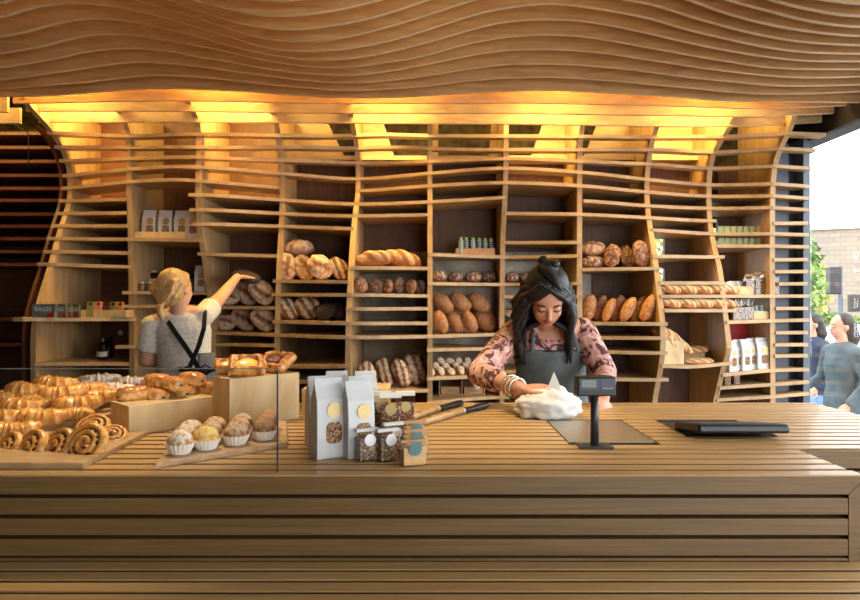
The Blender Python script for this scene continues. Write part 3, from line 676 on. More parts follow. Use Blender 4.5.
row([(439,276,15,11,0),(456,276,16,11,0),(473,276,17,11,0),(489,276,15,12,0)],283.6,'flour','small round floured cob','on the shelf under the teal bottles','small floured cobs in the centre bay',p=60,thick=.085)
row([(440,321,24,15,-68),(455,321,24,16,-55),(469,320,24,14,-62),(485,321,27,20,-52)],335.5,'plain','smooth oval brown loaf','in the lower row of the centre bay','smooth oval loaves in the centre bay',thick=.085)
for i,(x,y,l,w,a) in enumerate([(443,303,25,15,-45),(460,302,25,16,-40),(479,303,26,18,-35)]):
    loaf(x,y,l,w,a,'plain',f'smooth oval brown loaf, {["leftmost","middle","rightmost"][i]} of three stacked on the lower row',back=.15,thick=.085,group='smooth oval loaves in the centre bay')
loaf(489,300,14,26,0,'dark','blackened loaf standing behind the stacked oval loaves',shelf=335.5,back=.27)
k=0
for r,(y,xs) in enumerate(((372,[431,441,451,461,471,481]),(366.5,[436,446,456,466,476,486]),(361.5,[441,450,459,468,477,486,494]))):
    for j,x in enumerate(xs):
        loaf(x,y,9.5,7.5,random.uniform(-70,-20),'roll',f'small floury bread roll, {ORD[j]} in the {["front","middle","back"][r]} row of the roll pile',shelf=378 if r==0 else None,p=35,back=.05+.07*r,group='pile of small floury rolls',name='bread_roll')
loaf(476,384,12,7.5,-75,'roll','small floury roll hanging over the shelf edge beside the woman\'s elbow',back=-.03,name='bread_roll')
row([(512,276,14,11,0),(527,276,15,11,0)],283.5,'flour','small round floured cob','of the pair beside the dark-haired woman','floured cobs beside the woman',p=60,thick=.085)
loaf(512,328,20,13,20,'plain','pale oval loaf at the bottom of the pile by the woman\'s hair',shelf=334.5)
loaf(514,313,22,15,0,'cutb','split loaf lying over the pale loaf by the woman\'s hair',back=.14,p=45)
loaf(519,302,13,8,0,'dark','small blackened loaf on top of the pile by the woman\'s hair',back=.18,p=50)
loaf(593,262,23,13,0,'flour','round loaf at the bottom of the stack of two right of the woman',shelf=269,p=50,thick=.09)
loaf(593,250,24,16,0,'cut','round scored loaf on top of the stack of two right of the woman',p=50,thick=.09)
row([(612,256,24,16,80),(627,257,23,17,-70),(641,255,27,20,-75)],269,'rye','brown loaf standing sideways','of the three right of a two-loaf stack','standing brown loaves')
for o in list(COL.objects)[-3:]: pass
row([(589,308,28,14,80),(600,309,27,12,72),(609,306,25,10,66),(617,310,28,13,64),(628,311,27,12,62),(640,310,29,13,60),(648,309,29,12,66),(655,309,30,14,74)],323.7,'bun','long smooth orange-brown loaf','in the row right of the woman','long smooth loaves right of the woman',thick=.07)
for j,x in enumerate((612,624,636)):
    loaf(x,300,16,10,70,'bun',f'orange-brown loaf tip, {["left","middle","right"][j]} of three behind the row of long loaves',shelf=323.7,back=.3,thick=.07,group='long smooth loaves behind')
for sh,y,w in ((296.3,290.5,'upper'),(310.6,304.5,'lower')):
    xs=[670,678,686,694,702,710,716,725]
    for j,x in enumerate(xs):
        loaf(x,y,22 if j<7 else 28,9,-12,'baguette',f'short slashed baguette, {ORD[j]} on the {w} of two baguette shelves',shelf=sh,p=50,back=.05+.02*(j%2),group='short slashed baguettes',thick=.06,name='baguette')
# ------------------------------------------------------------------ shelf goods
def stand(px,shelf,back=.1):
    X,Df,zt=shelftop(px,shelf); D=Df+back; return Vector(((px-430)*D/F,D,zt+.001)),D/F
def tray(px0,px1,shelf,hpx,label,back=.05,depth=.13,mat=None):
    p,s=stand((px0+px1)/2,shelf,back); w=(px1-px0)*s; h=hpx*s
    t=thing('wooden_tray',label,'tray',p); th=.008; mat=mat or M['crate']
    bm=NB(); box(bm,(-w/2,0,0),(w/2,th,h)); build('front_panel',bm,mat,t)
    bm=NB(); box(bm,(-w/2,depth-th,0),(w/2,depth,h)); build('back_panel',bm,mat,t)
    for sx in (-1,1):
        bm=NB(); box(bm,(sx*w/2-(th if sx>0 else 0),th,0),(sx*w/2+(th if sx<0 else 0),depth-th,h)); build('end_panel',bm,mat,t)
    bm=NB(); box(bm,(-w/2+th,th,0),(w/2-th,depth-th,.006)); build('bottom',bm,mat,t)
    return p,s,t
def paperbag(label,loc,w,h,d,rz=0,group=None,gold=True,lean=0):
    t=thing('paper_bag',label,'paper bag',loc,rz,group)
    bm=NB(); rs=[]
    for z,ww,dd in ((0,1,1),(.5,1,1),(.74,.98,.8),(.88,.96,.25),(.93,.96,.10),(1,.96,.08)):
        a,b=w/2*ww,d/2*dd; rs.append([(-a,-b,z*h),(a,-b,z*h),(a,b,z*h),(a*0.93,0,z*h) if False else (a,b,z*h+.0001),(-a,b,z*h)][:3]+[(-a,b,z*h)])
    rings(bm,rs); build('bag_body',bm,M['white'],t,bevel=.002)
    bm=NB(); box(bm,(-w/2*.97,-d/2*.13-.002,h*.925),(w/2*.97,-d/2*.13,h*.97)); build('folded_top',bm,M['white'],t)
    if gold:
        bm=NB(); disc(bm,(w*.1,-d/2*.97,h*.60),w*.26,(0,-1,.06),.0012); build('gold_sticker',bm,M['gold'],t)
        bm=NB(); box(bm,(-w*.16,-d/2-.001,h*.20),(w*.34,-d/2,h*.45),0)
        bm.free(); bm=NB(); pts=[]
        n=20
        for k in range(n):
            a=2*math.pi*k/n; c,s=math.cos(a),math.sin(a); e=.55
            pts.append((w*.08+w*.27*abs(c)**e*(1 if c>0 else -1),h*.32+h*.135*abs(s)**e*(1 if s>0 else -1)))
        rings(bm,[[(x,-d/2-q,z) for x,z in pts] for q in (0,.0015)]); build('window',bm,M['granola'],t)
    return t
def jar(label,loc,r,h,body,lid,group=None,name='jar',neck=.75):
    t=thing(name,label,name.replace('_',' '),loc,0,group)
    bm=NB(); lathe(bm,[(r*.9,0),(r,h*.06),(r,h*neck),(r*.7,h*(neck+.08)),(r*.62,h*.88)],12); build('body',bm,body,t,sm=True)
    bm=NB(); lathe(bm,[(r*.72,h*.86),(r*.72,h),(r*.5,h*1.0)],12); build('lid',bm,lid,t); return t
# B2 granola bags
tray(134,186,240,7,'shallow wooden tray holding the white bags on the shelf above the blonde baker')
for i,x in enumerate((150,166,182,193)):
    p,s=stand(x,240,.115); paperbag(f'gold-stickered white bag, {ORD[i]} in the tray above the blonde baker',p+Vector((0,0,.007)),13.5*s,27*s+.01,.05,0,'bags in the high tray')
    
g='glass jars on the shelf left of the blonde baker\'s head'
for i,x in enumerate((142,150,157)):
    p,s=stand(x,292.8,.06); jar(f'small jar with pale lid, {ORD[i]} in the low row beside the blonde head',p,3.4*s,9*s,M['nuts'],M['silver'],g)
p,s,t=tray(149,190,292.8,13,'wooden box behind the small jars beside the blonde baker\'s head',.16,.14)
for i,x in enumerate((154,163,172,181)):
    q,s=stand(x,292.8,.23); jar(f'dark jar with pale lid, {ORD[i]} in the raised box by the blonde head',q+Vector((0,0,13*s-.03)),3.6*s,12*s,M['amber'],M['silver'],'dark jars in the raised box')
p,s=stand(201,292.9,.06); paperbag('tall pale bag with round windows standing right of the blonde baker\'s head',p,11*s,26*s,.05)
# B1 cards and tray
for i,(x,w) in enumerate(((43.5,23),(61,10),(68.5,5),(75,7))):
    p,s=stand(x,319,-.062); w_=w*s*.98
    t=thing('postcard_box',f'colourful printed card box, {ORD[i]} on the low left shelf','box',p,0,'printed card boxes at left')
    bm=NB(); box(bm,(-w_/2,0,0),(w_/2,.03,13.5*s)); build('box_body',bm,plain('card_print_%d'%i,[(.40,.46,.44),(.46,.44,.34),(.44,.38,.30),(.36,.34,.28)][i],.6,var=.3,scale=22),t)
    bm=NB(); box(bm,(w_*.15,-.001,.003),(w_*.48,0,.03)); build('red_corner',bm,M['redb'],t)
    if True:
        cu=bpy.data.curves.new('lettering','FONT'); cu.body='BASSE' if i==0 else 'SS'; cu.size=.036; cu.extrude=.0006; cu.align_x='CENTER'; cu.space_character=1.15
        tmp=bpy.data.objects.new('tmp_text',cu); COL.objects.link(tmp); me=bpy.data.meshes.new_from_object(tmp.evaluated_get(bpy.context.evaluated_depsgraph_get())); bpy.data.objects.remove(tmp); bpy.data.curves.remove(cu); o=build('lettering',me,None,t,loc=(-w_*.02,-.0015,.040),rot=(R(90),0,0)); me.materials.clear(); me.materials.append(M['white'])
tray(80,126,319,7.5,'low wooden tray of chocolate bars on the left shelf',-.03,.12)
for i,(x,c) in enumerate(((89,(.50,.48,.30)),(97,(.80,.50,.38)),(105,(.30,.16,.12)),(112,(.46,.44,.22)),(119,(.78,.50,.18)))):
    p,s=stand(x,319,.0); t=thing('chocolate_bar',f'wrapped chocolate bar leaning in the left tray, {ORD[i]} of five','chocolate bar',p+Vector((0,0,.007)),0,'chocolate bars in the left tray')
    bm=NB(); box(bm,(-3.4*s,0,0),(3.4*s,.012,15*s)); b=build('wrapper',bm,plain('wrapper_%d'%i,c,.5),t,bevel=.001); b.rotation_euler=(R(-12),0,0)
    bm=NB(); disc(bm,(0,-.0008,12.5*s),.010,(0,-1,0),.0008); build('sticker',bm,M['choc'],b)
for i,x in enumerate((102,108)):
    p,s=stand(x,364,.12+.12*i); t=jar('dark bottle with white label standing low in the left bay' if i==0 else 'dark bottle behind the labelled one low in the left bay',p,5*s,22*s,M['amber'],M['black'],None,'bottle',.62)
    if i==0:
        bm=NB(); lathe(bm,[(5.05*s,4*s),(5.05*s,9*s)],12); build('bottle_label',bm,M['wallw'],t)
p=P(121,333,BACK-.02); bm=NB(); lathe(bm,[(.02,0),(.02,.01),(.008,.02)],14); o=tag(build('wall_knob',bm,M['silver'],loc=p,rot=(R(90),0,0)),'small round white knob on the back panel of the left bay','knob')
# B6 bottles
tray(456,495,254.8,7,'low wooden tray of small teal bottles in the centre bay',.05,.12,M['kraft'])
for i,x in enumerate((461,466,473,479,485,491)):
    p,s=stand(x,254.8,.10); t=jar(f'small teal bottle with striped label, {ORD[i]} of six in the centre tray',p+Vector((0,0,.007)),2.5*s,17*s,M['tealp'],M['green'],'teal bottles in the centre tray','small_bottle',.8)
    if i%2: 
        bm=NB(); 
        for q in range(4): lathe(bm,[(2.6*s,(5.5+q*2.2)*s),(2.6*s,(6.5+q*2.2)*s)],10)
        build('bottle_label',bm,M['black'],t)
# drawer unit
p,s=stand(462,403,.10); t=thing('drawer_unit','small wooden drawer unit beneath the pile of rolls','drawer unit',p)
w=46*s; h=18*s; bm=NB(); box(bm,(-w/2,.01,0),(w/2,.25,.008)); box(bm,(-w/2,.01,h-.008),(w/2,.25,h)); box(bm,(-w/2,.01,.008),(-w/2+.008,.25,h-.008)); box(bm,(w/2-.008,.01,.008),(w/2,.25,h-.008)); box(bm,(-.004,.01,.008),(.004,.25,h-.008)); box(bm,(-w/2+.008,.23,.008),(w/2-.008,.25,h-.008)); build('carcass',bm,M['board'],t)
for sx in (-1,1):
    bm=NB(); box(bm,(sx*w/4-w*.2,0,.012),(sx*w/4+w*.2,.012,h*.5)); d=build('drawer',bm,M['kraft'],t); bm=NB(); box(bm,(sx*w/4-.02,-.008,h*.25),(sx*w/4+.02,0,h*.25+.006)); build('handle',bm,M['metal'],d)
# B9 crate with baguettes and loaves
p,s,t=tray(659,684,366,23,'tall pale box of baguettes on the curved shelf at right',.03,.2)
for i,(x,y,a) in enumerate(((663,340,-45),(669,337,-50),(675,339,-42),(671,344,-48),(681,345,-38))):
    loaf(x,y,30,9,a,'baguette',f'slender slashed baguette, {ORD[i]} leaning in the pale box at right',back=.10+.03*(i%3),thick=.055,group='baguettes in the pale box',name='baguette',p=30)
loaf(699,360,30,10,0,'baguette','short split loaf lying at the front right of the curved shelf',shelf=365,p=60,back=.05)
p,s,t=tray(686,705,365,13,'small pale box behind the split loaf on the curved shelf',.2,.16)
loaf(696,350,26,11,5,'baguette','split loaf resting on the small pale box on the curved shelf',back=.22,p=50)
# B10
for sh,w,n in ((234.5,'upper',8),(246.5,'lower',8)):
    for i in range(n):
        x=721.5+i*6.1; p,s=stand(x,sh,.06+.006*i); t=thing('tea_carton',f'small green carton with pink side, {ORD[i]} in the {w} of two rows','carton',p,R(-14),'green cartons at right')
        bm=NB(); box(bm,(-2.2*s,0,0),(1.6*s,.04,7.4*s)); build('carton_body',bm,M['green'],t); bm=NB(); box(bm,(1.6*s,-.0005,0),(2.5*s,.04,7.4*s)); build('pink_side',bm,M['pink'],t)
p,s,t=tray(733,753,296,8,'small wooden box of cards on the right-hand shelf',.04,.14)
for i in range(6):
    q,s=stand(733+i*2.6,296,.09+.012*i); bm=NB(); box(bm,(-3*s,0,0),(3*s,.003,13*s)); o=tag(build('greeting_card',bm,[M['white'],M['tealp'],M['grey']][i%3],loc=q+Vector((0,0,.007)),rot=(R(-14),R(-16),0)),f'small card leaning in the right-hand wooden box, {ORD[i]} of six','card','cards in the wooden box')
def cello(label,loc,w,h,d,fill,rz=0,group=None,lidm=None,sticker=None,cat='packet',tie=False):
    t=thing('cellophane_packet',label,cat,loc,rz,group)
    bm=NB(); rs=[[(-w*.46*a,-d*.45*a,z),(w*.46*a,-d*.45*a,z),(w*.46*a,d*.45*a,z),(-w*.46*a,d*.45*a,z)] for a,z in ((.9,.002),(1,h*.05),(1,h*.72),(.9,h*.76))]
    rings(bm,rs); build('filling',bm,fill,t,bevel=.002)
    bm=NB(); rs=[[(-w*.5*a,-d*.5*b,z),(w*.5*a,-d*.5*b,z),(w*.5*a,d*.5*b,z),(-w*.5*a,d*.5*b,z)] for a,b,z in ((1,1,0),(1,1,h*.78),(.98,.3,h*.92),(1,.12,h))]
    rings(bm,rs); build('wrapper',bm,M['cello'],t)
    if lidm:
        bm=NB(); box(bm,(-w*.52,-d*.12-.001,h*.92),(w*.52,d*.12+.001,h*1.02)); build('header',bm,lidm,t)
    if sticker:
        bm=NB(); disc(bm,(0,-d*.5-.001,h*.70),w*.27,(0,-1,.05),.001); build('sticker',bm,sticker,t)
    return t
for i,(x,w,h) in enumerate(((749,8,20),(758,8,22),(766,8,23),(774,7,23))):
    p,s=stand(x,296,.12-.02*i); cello(f'clear bag of nutty granola, {ORD[i]} of four standing tall on the right shelf',p,w*s,h*s,.045,M['nuts'],0,'granola bags at right',M['kraft'],None,'bag')
for i,(x,w) in enumerate(((735,7),(741,9),(748,9))):
    p,s=stand(x,322,.06+.02*i); t=cello(f'clear gift bag with silver twisted top, {ORD[i]} of three on the right shelf',p,w*s,16*s,.05,M['nuts'],0,'gift bags at right',None,None,'bag')
    bm=NB(); 
    for a in range(5): tube(bm,[(0,0,13*s),((a-2)*.012,(a%2)*.01,16*s),((a-2)*.02,-.01,21*s)],[.004,.008,.003],6,.4)
    build('twisted_top',bm,M['silver'],t)
p,s,t=tray(754,773,321,8,'small wooden box of pale blue bottles on the right shelf',.04,.12)
for i,x in enumerate((756,761,766,770.5)):
    q,s=stand(x,321,.09); jar(f'small pale blue bottle with white cap, {ORD[i]} of four in the right-hand box',q+Vector((0,0,.007)),2.3*s,12.5*s,M['tealp'],M['white'],'pale blue bottles at right','small_bottle',.7)
for i,(x,w) in enumerate(((731,9),(737.5,9),(744,9),(750.5,9),(761,13))):
    q,s=stand(x,372-.06*(x-731),.06+.025*(i%2)); t=paperbag(f'white paper bag with round window, {ORD[i]} of five on the low right shelf',q,w*s,31*s,.07,R(4),'white bags at low right')
q,s=stand(739,373,.30); tag(build('storage_box',box(NB(),(-9*s,0,0),(9*s,.12,46*s)),M['redb'],loc=q,bevel=.003),'tall red box standing behind the white bags at low right','box')
for i,x in enumerate((728,737)):
    q,s=stand(x,386,.04); tag(build('brittle_cube',box(NB(),(-3*s,0,0),(3*s,.04,9*s)),M['nuts'],loc=q,bevel=.002),f'small brown nut block, {["left","right"][i]} of two on the shelf under the white bags','packet')
# ------------------------------------------------------------------ counter goods
def cpt(px,py,h=0):   # point on counter (h above it) seen at pixel
    D=(EZ-CT-h)*F/(py-HY); return Vector(((px-430)*D/F,D,CT+h))
g='white paper bags standing on the counter'
for label,px,base,w,hh,rz in (('tall white paper bag with gold sticker, front left of the group on the counter',326,459,31,80,30),('tall white paper bag with gold sticker, front right of the group on the counter',356,458.5,29,77,30),
    ('white paper bag directly behind the front left bag',318,447,27,70,25),('white paper bag directly behind the front right bag',358,446,26,69,25),
    ('white paper bag at the back left of the group on the counter',335,436,23,64,20),('white paper bag at the back right of the group on the counter',364,436,23,64,20)):
    p=cpt(px,base); s=p.y/F; p.y+=.03; paperbag(label,p,w*s,hh*s,.055,R(rz),g)
for i,(px,base,w,hh) in enumerate(((380,439,20,46),(390,443,21,48),(405,438,19,45))):
    p=cpt(px,base); s=p.y/F; p.y+=.02; cello(f'clear bag of granola with pale folded header, {["left","middle","right"][i]} of three on the counter',p,w*s,hh*s,.045,M['nuts'],R(6),'clear granola bags on the counter',M['case'],M['gold'],'bag')
for i,(px,base,w,hh,rz) in enumerate(((366,461,22,31,26),(387,461,22,31,26),(393,452,20,28,26))):
    p=cpt(px,base); s=p.y/F; p.y+=.015; cello(f'small packet of nut slices with silver sticker, {["leftmost","middle","rearmost"][i]} of three in front of the bags',p,w*s,hh*s,.05,M['nuts'],R(rz),'nut slice packets',M['white'],M['silver'])
for i,(px,base,w,hh) in enumerate(((413,466,25,25),(415,455,24,24),(415,446,23,24))):
    p=cpt(px,base); s=p.y/F; p.y+=.012; cello(f'pale biscuit packet with teal sticker, {["front","middle","rear"][i]} of three at the right of the bags',p,w*s,hh*s,.035,M['biscuit'],R(18),'biscuit packets with teal stickers',M['kraft'],M['teal'])
# buns in cases
def bun(label,loc,style):
    t=thing('sugared_bun',label,'bun',loc,random.uniform(0,6),'sugared buns in paper cases')
    bm=NB(); rs=[]; n=40
    for r,z in ((.024,0),(.030,.012),(.036,.026),(.035,.026),(.025,.004)):
        rs.append([((r+(.0013 if k%2 else -.0008)*(z/.026 if z>0 else .3))*math.cos(2*math.pi*k/n),(r+(.0013 if k%2 else -.0008)*(z/.026 if z>0 else .3))*math.sin(2*math.pi*k/n),z) for k in range(n)])
    rings(bm,rs); build('paper_case',bm,M['case'],t)
    b=bpy.data.objects.new('bun_top',bunm[style]); COL.objects.link(b); b.parent=t; b.location=(0,0,.027); b.scale=(.063,.063,.045); return t
def bunmesh(c0,c1,seed):
    me=loafmesh('bun_top',1,1,1,'plain',seed,26,26,M['dust'])
    a=me.color_attributes['Col'].data
    for i,v in enumerate(me.vertices):
        m=sstep(-.2,.25,noise.noise(v.co*7+Vector((seed,0,0)))+ (.25 if v.co.z>.25 else -.1)); a[i].color=(*[lerp(lin(c0)[k],lin(c1)[k],m) for k in range(3)],1)
    return me
bunm=[bunmesh((.80,.58,.36),(.93,.88,.80),1),bunmesh((.88,.66,.30),(.96,.84,.52),2),bunmesh((.66,.42,.24),(.86,.74,.60),3),bunmesh((.60,.38,.22),(.76,.60,.44),4)]
for c,(px,py) in enumerate(((180,455),(206,450.5),(236,446),(264,441))):
    p=cpt(px,py-2,.015)
    for r in range(3):
        bun(f'sugar-dusted round bun in a white paper case, {["front","middle","back"][r]} of the {["first","second","third","fourth"][c]} row from left',p+Vector((-.012*r,.066*r,0)),c if r<1 or c!=1 else 2)
# spiral pastries
def swirlmesh():
    bm=NB(); cl=bm.verts.layers.float_color.new('Col'); N=150; n=10; prev=None; off=Vector((3,1,0))
    for i in range(N+1):
        t=i/N; a=t*2*math.pi*2.6; r=.007+.043*t; rr=.0105*(1 if t<.97 else .6)
        ring=[]
        for k in range(n):
            ph=2*math.pi*k/n; x=(r+rr*.85*math.cos(ph)); z=rr*1.35*math.sin(ph)+(.010*(1-t)*(1) )+.011; z*=1+.12*noise.noise(Vector((math.cos(a)*r*60,math.sin(a)*r*60,k))+off)
            v=bm.verts.new((x*math.cos(a),x*math.sin(a),z)); m=sstep(-.6,.9,math.sin(ph)+noise.noise(Vector((math.cos(a)*r*80,math.sin(a)*r*80,0)))*.7)
            c0,c1=lin((.95,.78,.46)),lin((.82,.56,.25)); c=[lerp(c0[q],c1[q],m) for q in range(3)]
            if math.cos(ph)<-.4 : c=list(lin((.62,.38,.17)))
            v[cl]=(*c,1); ring.append(v)
        if prev:
            for k in range(n): bm.faces.new([prev[k],prev[(k+1)%n],ring[(k+1)%n],ring[k]])
        else: bm.faces.new(ring[::-1])
        prev=ring
    bm.faces.new(prev); bmesh.ops.recalc_face_normals(bm,faces=bm.faces[:]); me=bpy.data.meshes.new('pastry_coil'); bm.to_mesh(me); bm.free(); me.materials.append(M['pastry'])
    for p in me.polygons: p.use_smooth=True
    return me
sw=swirlmesh(); rnd=random.Random(4)
sul=NB()
for k in range(20):
    a=rnd.uniform(0,6.28); r=rnd.choice((.015,.030,.030,.042)); ell(sul,(r*math.cos(a),r*math.sin(a),.020+.008*(1-r/.05)),.007,.0045,.005,Matrix.Rotation(a,3,'Z'),8,6)
sume=bpy.data.meshes.new('sultanas'); sul.to_mesh(sume); sul.free(); sume.materials.append(M['sultana'])
def swirl(label,px,py,h,tilt,yaw,sc=1.0,D=None,lift=0):
    D=D or (EZ-CT-h)*F/(py-HY); loc=P(px,py,D)
    t=thing('spiral_pastry',label,'pastry',loc,0,'spiral raisin pastries'); 
    o=bpy.data.objects.new('pastry_coil',sw); COL.objects.link(o); o.parent=t
    b=bpy.data.objects.new('sultanas',sume); COL.objects.link(b); b.parent=t; b['kind']='stuff'
    t.rotation_euler=(R(tilt),0,R(yaw)); t.scale=(sc,sc,sc); return t
for lb,px,py,D,tl,yw,sc in (
 ('round spiral raisin pastry showing its whole face, rightmost at the front of the board',91,446,1.58,62,-8,1.05),
 ('spiral raisin pastry leaning directly behind the rightmost one',63,450,1.60,60,-28,1.03),
 ('spiral raisin pastry, third from the right end of the leaning row',36,452,1.61,60,-30,1.05),
 ('spiral raisin pastry at the far left of the leaning row',12,453,1.63,58,-32,1.0),
 ('spiral raisin pastry cut off by the left edge of the photo',-12,453,1.65,58,-32,1.0),
 ('spiral raisin pastry lying at the right rear of the board',112,440,1.72,30,20,.85),
 ('spiral raisin pastry peeping above the rightmost front one',95,431,1.76,40,10,.9)):
    swirl(lb,px,py,0,tl,yw,sc,D)
# croissants
def croismesh(seed,almond=False):
    bm=NB(); cl=bm.verts.layers.float_color.new('Col'); N=90; n=20; prev=None; off=Vector((seed*9.1,0,0))
    for i in range(N+1):
        t=i/N*2-1; a=t*R(68); Rc=.062; cx=Rc*math.sin(a); cy=Rc*(1-math.cos(a))*1.15
        seg=(t*4.5+.5)%1; step=.82+.30*seg if t>0 else .82+.30*(1-seg)
        r=.030*(1-abs(t)**1.9*.78)*step
        tx,ty=math.cos(a),math.sin(a)*1.1; nx,ny=-ty,tx
        ring=[]
        for k in range(n):
            ph=2*math.pi*k/n; cc,ss=math.cos(ph),math.sin(ph); q=1+.16*noise.noise(Vector((t*6,cc*1.6,ss*1.6))+off)
            z=r*ss*.92*q; 
            if z<-.014: z=-.014
            v=bm.verts.new((cx+nx*r*cc*q,cy+ny*r*cc*q,z+.014)); m=sstep(.1,.9,seg if t>0 else 1-seg)*.5+.5*sstep(-.5,.6,ss+noise.noise(Vector((t*9,cc*2,ss*2))+off))
            c0,c1=lin((.97,.80,.48)),lin((.80,.52,.20))
            if almond: c0,c1=lin((.62,.38,.22)),lin((.93,.88,.82)); m=sstep(.0,.8,ss+noise.noise(Vector((t*12,cc*4,ss*4))+off)*.9)
            v[cl]=(*[lerp(c0[j],c1[j],m) for j in range(3)],1); ring.append(v)
        if prev:
            for k in range(n): bm.faces.new([prev[k],prev[(k+1)%n],ring[(k+1)%n],ring[k]])
        else: bm.faces.new(ring[::-1])
        prev=ring
    bm.faces.new(prev); bmesh.ops.recalc_face_normals(bm,faces=bm.faces[:]); me=bpy.data.meshes.new('croissant'); bm.to_mesh(me); bm.free(); me.materials.append(M['pastry'] if not almond else M['dust'])
    for p in me.polygons: p.use_smooth=True
    return me
cm=[croismesh(i) for i in range(3)]; am=[croismesh(i+5,True) for i in range(2)]
def cro(me,label,px,py,D,rx,ry,rz,sc,group,name='croissant'):
    o=bpy.data.objects.new(name,me); COL.objects.link(o); o.location=P(px,py,D); o.rotation_euler=(R(rx),R(ry),R(rz)); o.scale=(sc,)*3; tag(o,label,'pastry',group)
for i,(px,py,D,rx,ry,rz,sc,lb) in enumerate((
 (10,438,1.80,18,0,20,1.15,'golden croissant at the front left corner of the heap'),
 (40,424,1.90,15,5,25,1.2,'golden croissant in the front of the heap above the spiral pastries'),
 (78,410,2.0,12,0,30,1.15,'golden croissant with its tip pointing right at the front of the heap'),
 (102,401,2.12,12,0,25,1.0,'golden croissant at the right end of the heap'),
 (14,414,1.96,15,0,-10,1.2,'golden croissant in the middle left of the heap'),
 (60,400,2.04,15,-5,15,1.15,'golden croissant lying across the middle of the heap'),
 (88,395,2.14,12,0,30,1.05,'golden croissant in front of the sugared almond pastries'),
 (50,390,2.10,12,0,0,1.15,'golden croissant crowning the top of the heap'),
 (20,396,2.05,10,0,-20,1.15,'golden croissant at the top left of the heap'),
 (-6,404,2.0,10,0,10,1.1,'golden croissant cut off by the left edge of the photo'),
 (-5,424,1.86,10,0,10,1.15,'golden croissant cut off low at the left edge of the photo'),
 (74,420,1.96,10,0,200,1.0,'golden croissant low on the board right of the heap'),
 (30,408,2.02,10,0,190,1.1,'golden croissant buried in the centre of the heap'))):
    cro(cm[i%3],lb,px,py,D,rx,ry,rz,sc,'heap of golden croissants')
for i,(px,py,D,rz,sc,lb) in enumerate(((78,391,2.26,10,.95,'sugar-dusted almond croissant at the left of the rear pile'),(100,387,2.34,30,1.2,'large almond croissant on top of the rear pile'),(113,394,2.26,-10,1.0,'almond croissant in front of the rear pile'),(130,388,2.34,15,1.05,'sugar-dusted almond croissant at the right of the rear pile'),(104,399,2.22,0,1.0,'almond croissant at the bottom of the rear pile'),(132,398,2.2,5,1.0,'almond croissant at the bottom right, half behind the crate'))):
    cro(am[i%2],lb,px,py,D,14,0,rz,sc,'pile of almond croissants','almond_croissant')
# pain au chocolat
def pacmesh(seed):
    bm=NB(); cl=bm.verts.layers.float_color.new('Col'); N=46; n=26; prev=None; off=Vector((seed*5.3,2,0))
    for i in range(N+1):
        t=i/N*2-1; e=(1-abs(t)**5)**.5*.96+.04 if abs(t)<1 else .04
        ring=[]
        for k in range(n):
            ph=2*math.pi*k/n; cc,ss=math.cos(ph),math.sin(ph)
            q=1+.09*noise.noise(Vector((t*2,cc*2,ss*2))+off)+.04*math.sin(t*16+cc*2)
            y=.033*e*abs(cc)**.8*(1 if cc>0 else -1)*q; z=.024*e*ss*q
            v=bm.verts.new((t*.05,y,z)); m=sstep(-.2,.8,ss+noise.noise(Vector((t*5,cc*3,ss*3))+off)*.5)
            m2=sstep(.85,.97,abs(t))
            c=[lerp(lerp(lin((.92,.72,.42))[j],lin((.72,.44,.20))[j],m),lin((.86,.66,.40))[j],m2) for j in range(3)]
            v[cl]=(*c,1); ring.append(v)
        if prev:
            for k in range(n): bm.faces.new([prev[k],prev[(k+1)%n],ring[(k+1)%n],ring[k]])
        else: bm.faces.new(ring[::-1])
        prev=ring
    bm.faces.new(prev); bmesh.ops.recalc_face_normals(bm,faces=bm.faces[:]); me=bpy.data.meshes.new('pastry_roll'); bm.to_mesh(me); bm.free(); me.materials.append(M['pastry'])
    for p in me.polygons: p.use_smooth=True
    return me
pm=[pacmesh(1),pacmesh(2)]
def pac(i,label,px,py,D,rz):
    t=thing('chocolate_pastry',label,'pastry',P(px,py,D),R(rz),'chocolate-filled pastries on the low crate')
    o=bpy.data.objects.new('pastry_roll',pm[i%2]); COL.objects.link(o); o.parent=t
    bm=NB()
    for sx in (-1,1): ell(bm,(sx*.0475,.006*sx-.004*(i%3),-.004+.004*(i%2)),.004,.008,.0035,None,10,6)
    build('chocolate_filling',bm,M['choc'],t,sm=True)
for i,(px,py,D,rz,lb) in enumerate(((133,394,1.955,50,'glazed chocolate pastry at the left end of the crate'),(155,396,1.99,-40,'glazed chocolate pastry, second from left in the lower layer'),(182,391,2.07,-45,'glazed chocolate pastry, third from left in the lower layer'),
  (204,388,2.13,-40,'glazed chocolate pastry at the right end of the lower layer'),(158,381,2.05,-30,'glazed chocolate pastry lying at the left of the upper layer'),(174,384,2.01,-40,'glazed chocolate pastry in the middle of the upper layer'),(192,379,2.10,-35,'glazed chocolate pastry at the right of the upper layer'))):
    pac(i,lb,px,py,D,rz)
